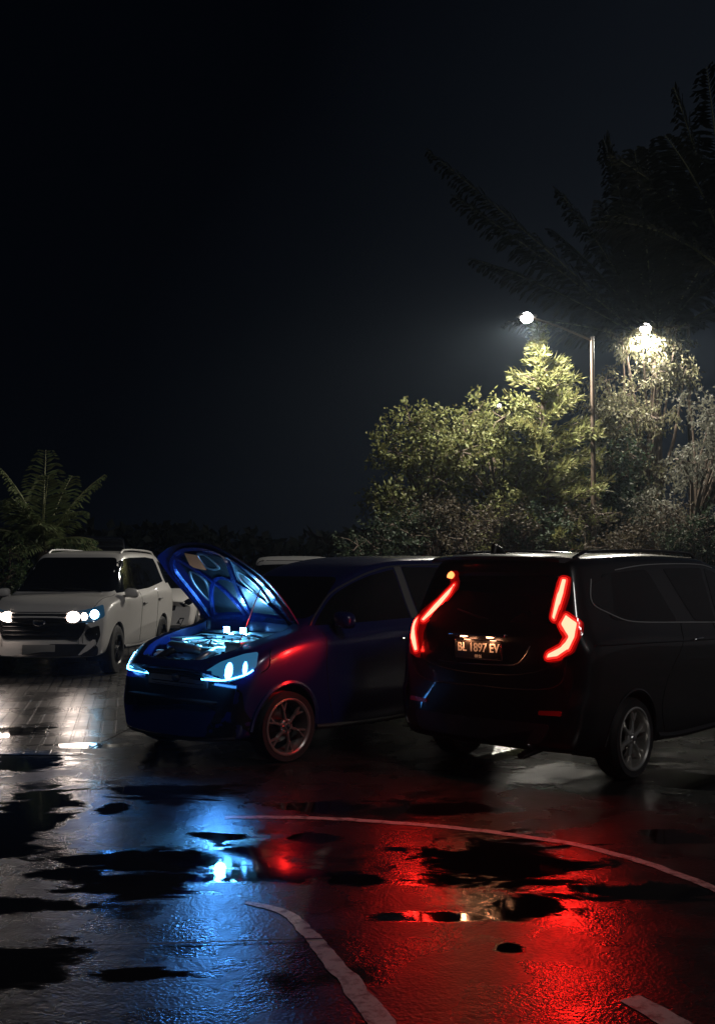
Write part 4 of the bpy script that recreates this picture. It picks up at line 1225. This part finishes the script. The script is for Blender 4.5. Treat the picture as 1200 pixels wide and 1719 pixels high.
# ---- simple but complete cars in the dark behind ---------------------------------
def background_car(loc, rz, label, paint, roof_paint, height=1.60, low=False):
    root = empty('parked_car', loc, rz)
    tag(root, label, 'car', 'cars parked on the wet lot')
    global s_arch_z
    s_arch_z = .32
    h = height
    b = Body([
        (-2.1, .34, 1.0, h - .12, .78, .56, .72), (-2.0, .28, 1.02, h - .05, .83, .60, .76), (-1.3, .24, 1.04, h, .86, .63, .80), (-.3, .23, 1.02, h, .86, .64, .80), (.2, .23, 1.0, h - .04, .86, .63, .80),
        (.6, .23, .98, h - .22, .86, .62, .80), (1.05, .23, .97, 1.06, .86, .66, .80), (1.4, .24, .94, 1.0, .85, .68, .79), (1.9, .26, .86, .90, .80, .62, .74), (2.1, .30, .78, .82, .76, .58, .70)],
        setf=[(.2, .05), (.4, 0), (.7, .02), (1.0, .12)], setr=[(.2, .05), (.4, 0), (.8, .01), (1.7, .28)], bowf=.25, bowr=.14, axf=1.3, axr=-1.3, arch_r=.35)
    link('body', b.mesh, paint, root)
    liners(b, root, .86, .35)
    for ax in (1.3, -1.3):
        for sy in (-1, 1): make_wheel(root, ax, sy * .755, r=.31, rim_r=.20, w=.19, spokes=5)
    for sy in (1, -1):
        S = 270 if sy < 0 else 90
        f = (lambda x, z: (x, z)) if sy < 0 else (lambda x, z: (-x, z))
        b.patch('side_window', round_poly([f(.95, 1.05), f(.35, h - .12), f(-1.3, h - .10), f(-1.65, h - .16), f(-1.7, 1.10)], .07), S, .003, M_GLASS, root, grid=.08)
        door_handle(b, root, -.1, .92, sy, M_PLASTIC)
        make_mirror(b, root, .8, 1.03, sy, paint)
    b.patch('windscreen', round_poly([(-.56, h - .06), (.56, h - .06), (.70, 1.06), (-.70, 1.06)], .07), 0, .004, M_GLASS, root, grid=.08)
    b.patch('rear_window', round_poly([(-.54, h - .16), (.54, h - .16), (.62, 1.10), (-.62, 1.10)], .07), 180, .004, M_GLASS, root, grid=.08)
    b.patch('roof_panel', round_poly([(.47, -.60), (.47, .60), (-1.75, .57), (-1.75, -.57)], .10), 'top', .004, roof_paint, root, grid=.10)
    b.patch('grille', round_poly([(-.42, .72), (.42, .72), (.38, .56), (-.38, .56)], .03), 0, .006, M_PLASTIC, root, grid=.08)
    b.patch('lower_intake', round_poly([(-.60, .46), (.60, .46), (.52, .30), (-.52, .30)], .03), 0, .006, M_PLASTIC, root, grid=.08)
    for s_ in (1, -1):
        b.patch('headlight', round_poly(b.lat(22 * s_, [(s_ * .48, .76), (s_ * .66, .84), (s_ * .82, .88), (s_ * .80, .76), (s_ * .60, .68)], 1.93), .02), 22 * s_, .006, M_GLASS, root)
        b.patch('tail_light', round_poly(b.lat(180 + 20 * s_, [(-s_ * .60, 1.00), (-s_ * .78, 1.02), (-s_ * .80, .80), (-s_ * .62, .78)], -1.98), .03), 180 + 20 * s_, .008, M_REFLECTOR, root)
    return root


background_car((-4.45, 24.6, 0), R(-84), 'white hatchback with a black roof half hidden behind the sport utility car', M_WHITE, M_DARKPAINT, 1.46)
background_car((-1.14, 18.8, 0), R(-90), 'dark car behind the raised bonnet, its roof coloured pale for caught light', M_DARKPAINT, M_SILVER, 1.72)  # silver roof colour stands in for light caught on a dark roof
background_car((3.3, 15.9, 0), R(-80), 'dark car added with a pale roof for the light streak over the black people carrier', M_DARKPAINT, M_SILVER, 1.75)  # added car, pale roof stands in for light reflected off the black roof
background_car((-6.3, 26.0, 0), R(-75), 'tall black van in the dark behind the white sport utility car', M_DARKPAINT, M_DARKPAINT, 2.25)


# ------------------------------------------------------------------ trees and plants
def leaf_quad(V, F, c, d, n, l, w):
    """folded leaf: 2 quads around a midrib"""
    s = d.cross(n)
    if s.length < 1e-4: s = d.orthogonal()
    s.normalize()
    i = len(V)
    m = c + d * l * .5
    V += [c, m + s * w * .5 + n * w * .12, c + d * l, m - s * w * .5 + n * w * .12]
    F.append((i, i + 1, i + 2, i + 3))


def rv(r, k=1.0):
    while True:
        v = Vector((r.uniform(-1, 1), r.uniform(-1, 1), r.uniform(-1, 1)))
        if .05 < v.length < 1: return v.normalized() * k


def branch_tree(name, base, blobs, trunk_r, leafmat, label, seed, leaf=.16, per=260, group=None, cat='tree', trunk_top=None, droop=.2, lw=.42):
    """trunk, limbs reaching each clump of the crown, clumps of small leaves"""
    r = random.Random(seed)
    root = empty(name, base)
    tag(root, label, cat, group)
    bm = bmesh.new()
    tt = trunk_top if trunk_top is not None else min(b[0].z for b in blobs) - base[2]
    top = Vector((r.uniform(-.2, .2), r.uniform(-.2, .2), max(.4, tt)))
    mid = Vector((r.uniform(-.12, .12), r.uniform(-.1, .1), top.z * .5))
    add_tube(bm, [Vector((0, 0, 0)), mid, top], [trunk_r, trunk_r * .8, trunk_r * .65], 8)
    V, F = [], []
    B = Vector(base)
    for c, rad in blobs:
        c = c - B
        k = r.uniform(.35, .65)
        j = top.lerp(c, k) + Vector((r.uniform(-.2, .2), r.uniform(-.2, .2), .15))
        add_tube(bm, [top, j, c], [trunk_r * .42, trunk_r * .25, trunk_r * .08], 6)
        nt_ = int(3.4 * per * rad * rad)
        ntw = max(6, nt_ // 14)
        for _ in range(ntw):
            u = rv(r)
            p = c + Vector((u.x * rad, u.y * rad, u.z * rad * .8)) * r.uniform(.45, 1.08)
            out = (p - c).normalized() * .6 + Vector((0, 0, .45 - droop)) + rv(r, .5)
            out.normalize()
            if r.random() < .3: add_tube(bm, [c, c.lerp(p, .5) + rv(r, .08), p + out * .1], [.018, .012, .004], 4, caps=False)
            for q in range(14):
                t = q / 14
                cc = p + out * (t * leaf * 3.2 - leaf) + rv(r, leaf * .5)
                d = (out * .4 + rv(r) + Vector((0, 0, -droop))).normalized()
                leaf_quad(V, F, cc, d, rv(r), leaf * r.uniform(.5, 1.1), leaf * lw * r.uniform(.8, 1.4))
    bm_link('trunk', bm, M_BARK, root)
    link('crown', mesh_from('crown', V, F), leafmat, root, smooth=False)
    return root


def blobs_in(pix, Y, r, rad=(.5, .9), depth=1.2, fill=1.0):
    """clump centres inside an outline given in the photo at distance Y"""
    P = [Vector((up(*p, Y).x, up(*p, Y).z)) for p in pix]
    out = []
    xs_ = [p.x for p in P]; zs_ = [p.y for p in P]
    area = abs(sum(P[i - 1].x * P[i].y - P[i].x * P[i - 1].y for i in range(len(P)))) / 2
    m = int(area / (((rad[0] + rad[1]) / 2) ** 2 * 1.1) * fill)
    tries = 0
    while len(out) < m and tries < 4000:
        tries += 1
        q = Vector((r.uniform(min(xs_), max(xs_)), r.uniform(min(zs_), max(zs_))))
        c = False
        for i in range(len(P)):
            a, b = P[i - 1], P[i]
            if (a.y > q.y) != (b.y > q.y) and q.x < (b.x - a.x) * (q.y - a.y) / (b.y - a.y) + a.x: c = not c
        if not c: continue
        out.append((Vector((q.x, Y + r.uniform(-depth, depth), max(.5, q.y))), r.uniform(*rad)))
    return out


TG = 'lit trees behind the car park'
rt = random.Random(11)
Yt = 28.5
def gx(px, Y): return (px - CX) * Y / F_PX
branch_tree('broadleaf_tree', (gx(720, 29), 29, 0), blobs_in([(655, 720), (690, 688), (760, 690), (790, 740), (780, 830), (700, 900), (640, 900), (640, 770)], 29, rt, (.45, .75), fill=1.5), .16, M_LEAF_Y,
            'bushy yellow-green tree at the left end of the lit trees', 21, leaf=.15, group=TG)
branch_tree('broadleaf_tree', (gx(840, 29), 29.3, 0), blobs_in([(765, 715), (790, 672), (830, 690), (850, 730), (900, 745), (935, 790), (900, 900), (780, 900), (760, 800)], 29.3, rt, (.45, .75), fill=1.5), .16, M_LEAF_Y,
            'yellow-green tree between the bushy tree and the pointed one, with a peaked crown', 22, leaf=.15, group=TG)
branch_tree('broadleaf_tree', (gx(1090, 31), 31.5, 0), blobs_in([(1020, 600), (1050, 568), (1100, 556), (1150, 560), (1165, 610), (1140, 640), (1060, 650), (1015, 640)], 31.5, rt, (.5, .8)) + blobs_in([(1000, 640), (1080, 650), (1100, 740), (1080, 880), (1000, 890), (985, 720)], 31.2, rt, (.5, .8), fill=1.5) + blobs_in([(1040, 556), (1140, 550), (1165, 575), (1100, 590), (1030, 590)], 30.6, rt, (.35, .5), .3, 1.5), .20, M_LEAF_W,
            'tall broad tree with a pale crown right under the second street lamp', 23, leaf=.17, group=TG, droop=.9, lw=.30)
branch_tree('broadleaf_tree', (gx(1170, 27), 27.5, 0), blobs_in([(1100, 830), (1130, 760), (1165, 670), (1230, 640), (1290, 680), (1290, 900), (1110, 900)], 27.5, rt, (.45, .75), fill=1.6), .18, M_LEAF_B,
            'greyish leafy tree at the right edge below the second street lamp', 24, leaf=.14, group=TG, droop=.8, lw=.35)
branch_tree('broadleaf_tree', (gx(960, 31), 30.8, 0), blobs_in([(900, 780), (960, 740), (1040, 760), (1090, 820), (1060, 900), (900, 900)], 30.8, rt, (.55, .85), fill=1.5), .18, M_LEAF_D,
            'dim dark green tree low behind the lamp pole', 25, leaf=.17, group=TG)
# bushes in front
BG = 'dim bushes below the trees'
for i, (px, py, rr, lab) in enumerate([(650, 890, .9, 'dim brown bush at the far left end of the hedge'), (735, 885, 1.0, 'low dim bush in front of the bushy yellow-green tree'), (825, 880, 1.0, 'low dim bush below the peaked yellow-green tree'),
                                      (910, 885, 1.0, 'dark bush below the pointed conifer'), (1000, 890, 1.0, 'dark bush below the lamp pole'), (1090, 885, 1.0, 'dim bush below the tall broad tree'), (1180, 890, 1.0, 'dark bush low at the right edge')]):
    Y = 27 + (i % 2) * .5
    c = up(px, py, Y); r_ = random.Random(50 + i)
    bl = [(Vector((c.x + r_.uniform(-.75, .75), Y + r_.uniform(-.5, .5), r_.uniform(.7, 3.0))), r_.uniform(.4, .65)) for _ in range(16)]
    branch_tree('bush', (c.x, Y, 0), bl, .06, M_LEAF_U if i % 3 else M_LEAF_D, lab, 60 + i, leaf=.12, per=230, group=BG, cat='bush', trunk_top=.5)


def conifer(name, base, height, width, leafmat, label, seed, group=None):
    r = random.Random(seed); root = empty(name, base); tag(root, label, 'tree', group)
    bm = bmesh.new(); add_tube(bm, [(0, 0, 0), (.05, 0, height * .5), (-.02, 0, height * .97)], [.16, .10, .015], 8)
    V, F = [], []
    z = 1.2
    while z < height - .05:
        t = (z - 1.2) / (height - 1.2)
        ln = min(width, .10 + .40 * max(0, height - z - .35)) * r.uniform(.55, 1.25) * (1 + .35 * noise.noise(Vector((z * 1.3, seed, 0)))) + .08
        a = r.uniform(0, 2 * math.pi)
        d = Vector((math.cos(a), math.sin(a), 0))
        P = [Vector((0, 0, z))]
        for k in range(1, 7):
            s = k / 6; P.append(Vector((0, 0, z)) + d * ln * s + Vector((0, 0, ln * (.35 * s + .35 * s * s - (.35 * s ** 3)))))
        if ln > .3: add_tube(bm, P, [.03 - .004 * k for k in range(7)], 4, caps=False)
        nn = int(24 + ln * 85)
        for q in range(nn):
            s = r.uniform(.08, 1.05); k = min(5, int(s * 6)); p = P[k].lerp(P[min(k + 1, 6)], min(1, s * 6 - k))
            dd = (d * .8 + rv(r, .7) + Vector((0, 0, .35))).normalized()
            leaf_quad(V, F, p + rv(r, .10), dd, rv(r), r.uniform(.14, .30), r.uniform(.03, .07))
        z += .055
    bm_link('trunk', bm, M_BARK, root); link('crown', mesh_from('crown', V, F), leafmat, root, smooth=False)
    return root


conifer('conifer_tree', (gx(912, 28.6), 28.6, 0), 7.95, 1.45, M_LEAF_C, 'pointed conifer reaching up to the first street lamp', 31, TG)


def frond(bmst, V, F, base, az, elev, ln, droop, r, leafl=.35, lw=.05, nl=26, curl=0.0):
    P = []
    d = Vector((math.cos(az) * math.cos(elev), math.sin(az) * math.cos(elev), math.sin(elev)))
    p = base.copy(); n = 12
    for k in range(n + 1):
        P.append(p.copy()); p = p + d * (ln / n); d = (d + Vector((0, 0, -droop / n))).normalized()
    add_tube(bmst, P, [.03 * (1 - k / n) + .006 for k in range(n + 1)], 5, caps=False)
    for k in range(nl):
        s = .12 + .88 * k / nl; i = min(n - 1, int(s * n)); c = P[i].lerp(P[i + 1], s * n - i)
        t = (P[i + 1] - P[i]).normalized(); sd = t.cross(Vector((0, 0, 1)));
        if sd.length < .01: sd = Vector((1, 0, 0))
        sd.normalize(); upv = sd.cross(t)
        L_ = leafl * (math.sin(math.pi * min(1, .15 + s * .8)) ** .7)
        for q in (-1, 1):
            dd = (sd * q + t * .75 + Vector((0, 0, -.30)) + rv(r, .18)).normalized()
            leaf_quad(V, F, c, dd, upv, L_ * r.uniform(.8, 1.15), lw)
            # second half hangs
            leaf_quad(V, F, c + dd * L_ * .8, (dd + Vector((0, 0, -.6))).normalized(), upv, L_ * .5, lw * .8)


def palm(name, base, trunk_h, fr, leafmat, label, seed, trunk_r=.14, leafl=.4, lw=.05, nl=28, group=None, lean=(0, 0)):
    r = random.Random(seed); root = empty(name, base); tag(root, label, 'palm', group)
    bm = bmesh.new(); bs = bmesh.new(); V, F = [], []
    top = Vector((lean[0], lean[1], trunk_h))
    if trunk_h > .3:
        add_tube(bm, [Vector((0, 0, 0)), Vector((lean[0] * .2, lean[1] * .2, trunk_h * .4)), Vector((lean[0] * .6, lean[1] * .6, trunk_h * .75)), top], [trunk_r * 1.3, trunk_r, trunk_r * .9, trunk_r * .8], 10)
    else:
        for _ in range(7): 
            v = rv(r, .15); add_tube(bm, [Vector((v.x, v.y, 0)), Vector((v.x * 1.5, v.y * 1.5, .9))], [.05, .03], 6)
    for az, el, ln, dr in fr:
        frond(bs, V, F, top + rv(r, .05), az, el, ln, dr, r, leafl, lw, nl)
    bm_link('trunk', bm, M_BARK, root)
    bm_link('frond_stalks', bs, pbr('pale_stalk', (.20, .21, .10), .5), root)
    link('fronds', mesh_from('fronds', V, F), leafmat, root, smooth=False)
    return root


# left: palm whose fronds stand up behind the SUV, lit faintly
Yp = 23.5
palm('palm_tree', (gx(72, Yp), Yp, 0), 1.9, [(R(a), R(e), l, d) for a, e, l, d in ((95, 84, 2.3, .5), (200, 72, 2.0, .9), (10, 66, 2.2, .9), (150, 60, 1.6, .9), (60, 72, 1.9, .8), (-20, 62, 1.4, 1.3), (215, 45, 1.4, 1.2), (-80, 55, 1.3, 1.4), (175, 50, 1.3, 1.4), (0, 32, 1.15, .9), (-60, 75, 1.7, .6), (-120, 65, 1.5, 1.0), (20, 22, 1.3, .9), (190, 20, 1.2, 1.0), (250, 30, 1.2, 1.4))],
     M_LEAF_P, 'small palm with upright green fronds behind the white car at the left', 41, leafl=.46, lw=.05, nl=32)
r_ = random.Random(77)
branch_tree('bush', (gx(25, 23), 22.6, 0), [(Vector((gx(25, 23) + r_.uniform(-1.6, 1.5), 22.6 + r_.uniform(-.4, .4), r_.uniform(.8, 1.9))), r_.uniform(.4, .6)) for _ in range(12)], .06, M_LEAF_G,
            'leafy bush low under the palm at the left edge', 78, leaf=.13, per=230, cat='bush', trunk_top=.5)
# right: tall dark palms standing just outside the frame, their fronds against the sky
palm('palm_tree', (gx(1112, 34), 34.5, 0), 8.6, [(R(a), R(e), l, d) for a, e, l, d in ((178, 44, 9.9, .10), (182, 40, 8.2, .15), (176, 34, 6.6, .3), (186, 22, 5.0, .5), (172, 66, 6.2, .5), (150, 60, 5.6, .5), (190, 78, 7.0, .4), (120, 72, 6.0, .5), (60, 66, 6.0, .6), (20, 60, 6.4, .5), (0, 72, 7.0, .4), (-30, 55, 5.4, .8), (-80, 78, 6.2, .5), (-120, 74, 6.2, .6), (90, 84, 7.0, .4), (10, 42, 5.6, .8), (168, 80, 7.4, .3))],
     M_LEAF_K, 'tall dark palm with one long frond rising far to the left over the street lamps', 42, leafl=1.0, lw=.12, nl=70, group='dark palms over the lamps', trunk_r=.18)
palm('palm_tree', (gx(1235, 22), 22, 0), 7.6, [(R(a), R(e), l, d) for a, e, l, d in ((175, 60, 3.6, .8), (190, 40, 3.2, .9), (150, 50, 3.2, .8), (170, 78, 4.2, .4), (120, 60, 3.6, .8), (90, 60, 3.4, .9), (60, 50, 3.2, 1), (0, 50, 3.6, .9), (-40, 50, 3.4, 1), (-90, 70, 3.4, .9), (-140, 60, 3.4, .9), (200, 84, 4.4, .3))],
     M_LEAF_K, 'dark palm at the right edge of the photo above the greyish tree', 43, leafl=.75, lw=.09, nl=56, group='dark palms over the lamps')

# far treeline
V, F = [], []; r = random.Random(5)
for k in range(9000):
    x = r.uniform(-45, 45); hh = 3.4 + 1.0 * noise.noise(Vector((x * .12, 0, 0))) + .5 * noise.noise(Vector((x * .6, 3, 0)))
    leaf_quad(V, F, Vector((x, 62 + r.uniform(-2, 2), r.uniform(0, 1) ** .6 * hh)), rv(r), rv(r), r.uniform(.5, 1.0), r.uniform(.3, .6))
o = link('far_treeline', mesh_from('treeline', V, F), M_LEAF_K, smooth=False); tag(o, 'black line of distant trees along the horizon', 'trees', kind='stuff')


# ------------------------------------------------------------------ street lamps
def street_lamp(pole_xy, pole_top, lamp_pos, label, energy):
    root = empty('street_lamp', (*pole_xy, 0)); tag(root, label, 'street lamp', 'street lamps over the trees')
    o = Vector((*pole_xy, 0)); lp_ = Vector(lamp_pos) - o
    bm = bmesh.new(); add_tube(bm, [(0, 0, 0), (0, 0, .35), (0, 0, .36), (0, 0, pole_top * .6), (0, 0, pole_top)], [.11, .11, .075, .065, .05], 12); bm_link('pole', bm, M_POLE, root)
    bm = bmesh.new(); tp_ = Vector((0, 0, pole_top - .1)); md_ = tp_.lerp(lp_, .5) + Vector((0, 0, .05)); add_tube(bm, [tp_, md_, lp_ + Vector((0, 0, .03))], [.032, .028, .024], 8); bm_link('arm', bm, M_POLE, root)
    d = (lp_ - tp_); d.z = 0; d.normalize(); az = math.atan2(d.y, d.x)
    M = Matrix.Rotation(az, 3, 'Z')
    bm = bmesh.new(); add_box(bm, lp_ + M @ Vector((.10, 0, .05)), (.50, .22, .07), M, bevel=.025); hd = bm_link('lamp_head', bm, pbr('lamp_housing', (.25, .25, .26), .4, .6), root)
    bm = bmesh.new(); rr = bmesh.ops.create_uvsphere(bm, u_segments=20, v_segments=10, radius=1)
    bmesh.ops.transform(bm, matrix=Matrix.Translation(lp_ + M @ Vector((.10, 0, .0))) @ M.to_4x4() @ Matrix.Diagonal((.16, .15, .14, 1)), verts=rr['verts'])
    bm_link('lit_bulb', bm, M_STREET, hd)
    ld = bpy.data.lights.new('street_lamp_glow', 'SPOT'); ld.energy = energy; ld.spot_size = R(172); ld.spot_blend = .25; ld.color = (1.0, .93, .80); ld.shadow_soft_size = .12
    lo = bpy.data.objects.new('street_lamp_glow', ld); COL.objects.link(lo); lo.parent = root; lo.location = lp_ + M @ Vector((.10, 0, -.16))
    return root


l1 = up(893, 530, 27.2); p1 = up(997, 562, 27.6)
street_lamp((p1.x, p1.y), p1.z, l1, 'street lamp shining at the tip of the pointed conifer, its bare pole in view', 4600)
l2 = up(1090, 549, 30.2); p2 = up(1160, 541, 33.2)
street_lamp((p2.x, p2.y), p2.z, l2, 'street lamp glowing over the pale crown near the right edge', 4200)

HZ = (0.0004, 0.75)      # thin mist added for halos round the lamps: density, forward scattering
bm = bmesh.new(); add_box(bm, (0, 95, 8.7), (320, 270, 19.8))
m = bpy.data.materials.new('mist'); m.use_nodes = True; nt = m.node_tree; nt.nodes.clear()
v = nt.nodes.new('ShaderNodeVolumePrincipled'); o_ = nt.nodes.new('ShaderNodeOutputMaterial')
v.inputs['Color'].default_value = (.62, .80, 1, 1); v.inputs['Density'].default_value = float(HZ[0]); v.inputs['Anisotropy'].default_value = float(HZ[1])
nt.links.new(v.outputs[0], o_.inputs['Volume'])
hz = bm_link('haze', bm, m, smooth=False); hz['kind'] = 'stuff'; hz['label'] = 'thin mist over the whole car park, added for lamp halos'
# lamps far away, seen as points between the trees
for (px, py, Y, lab) in ((839, 680, 64, 'tiny distant lamp shining just above the dip between the lit trees'),):
    c = up(px, py, Y); root = empty('distant_lamp', (c.x, c.y, 0)); tag(root, lab, 'street lamp', 'distant lamps')
    bm = bmesh.new(); add_tube(bm, [(0, 0, 0), (0, 0, c.z * .6), (0, 0, c.z - .05)], [.09, .07, .05], 8); bm_link('pole', bm, M_POLE, root)
    bm = bmesh.new(); add_box(bm, (0, -.1, c.z + .10), (.3, .4, .08), bevel=.02); bm_link('lamp_head', bm, M_GLOSSBLK, root)
    bm = bmesh.new(); add_lathe(bm, [(0, -.08), (.09, -.06), (.12, 0), (.09, .06), (0, .07)], 14, Matrix.Translation((0, -.1, c.z)) @ Matrix.Rotation(R(90), 4, 'X')); bm_link('lit_bulb', bm, M_STREET, root)
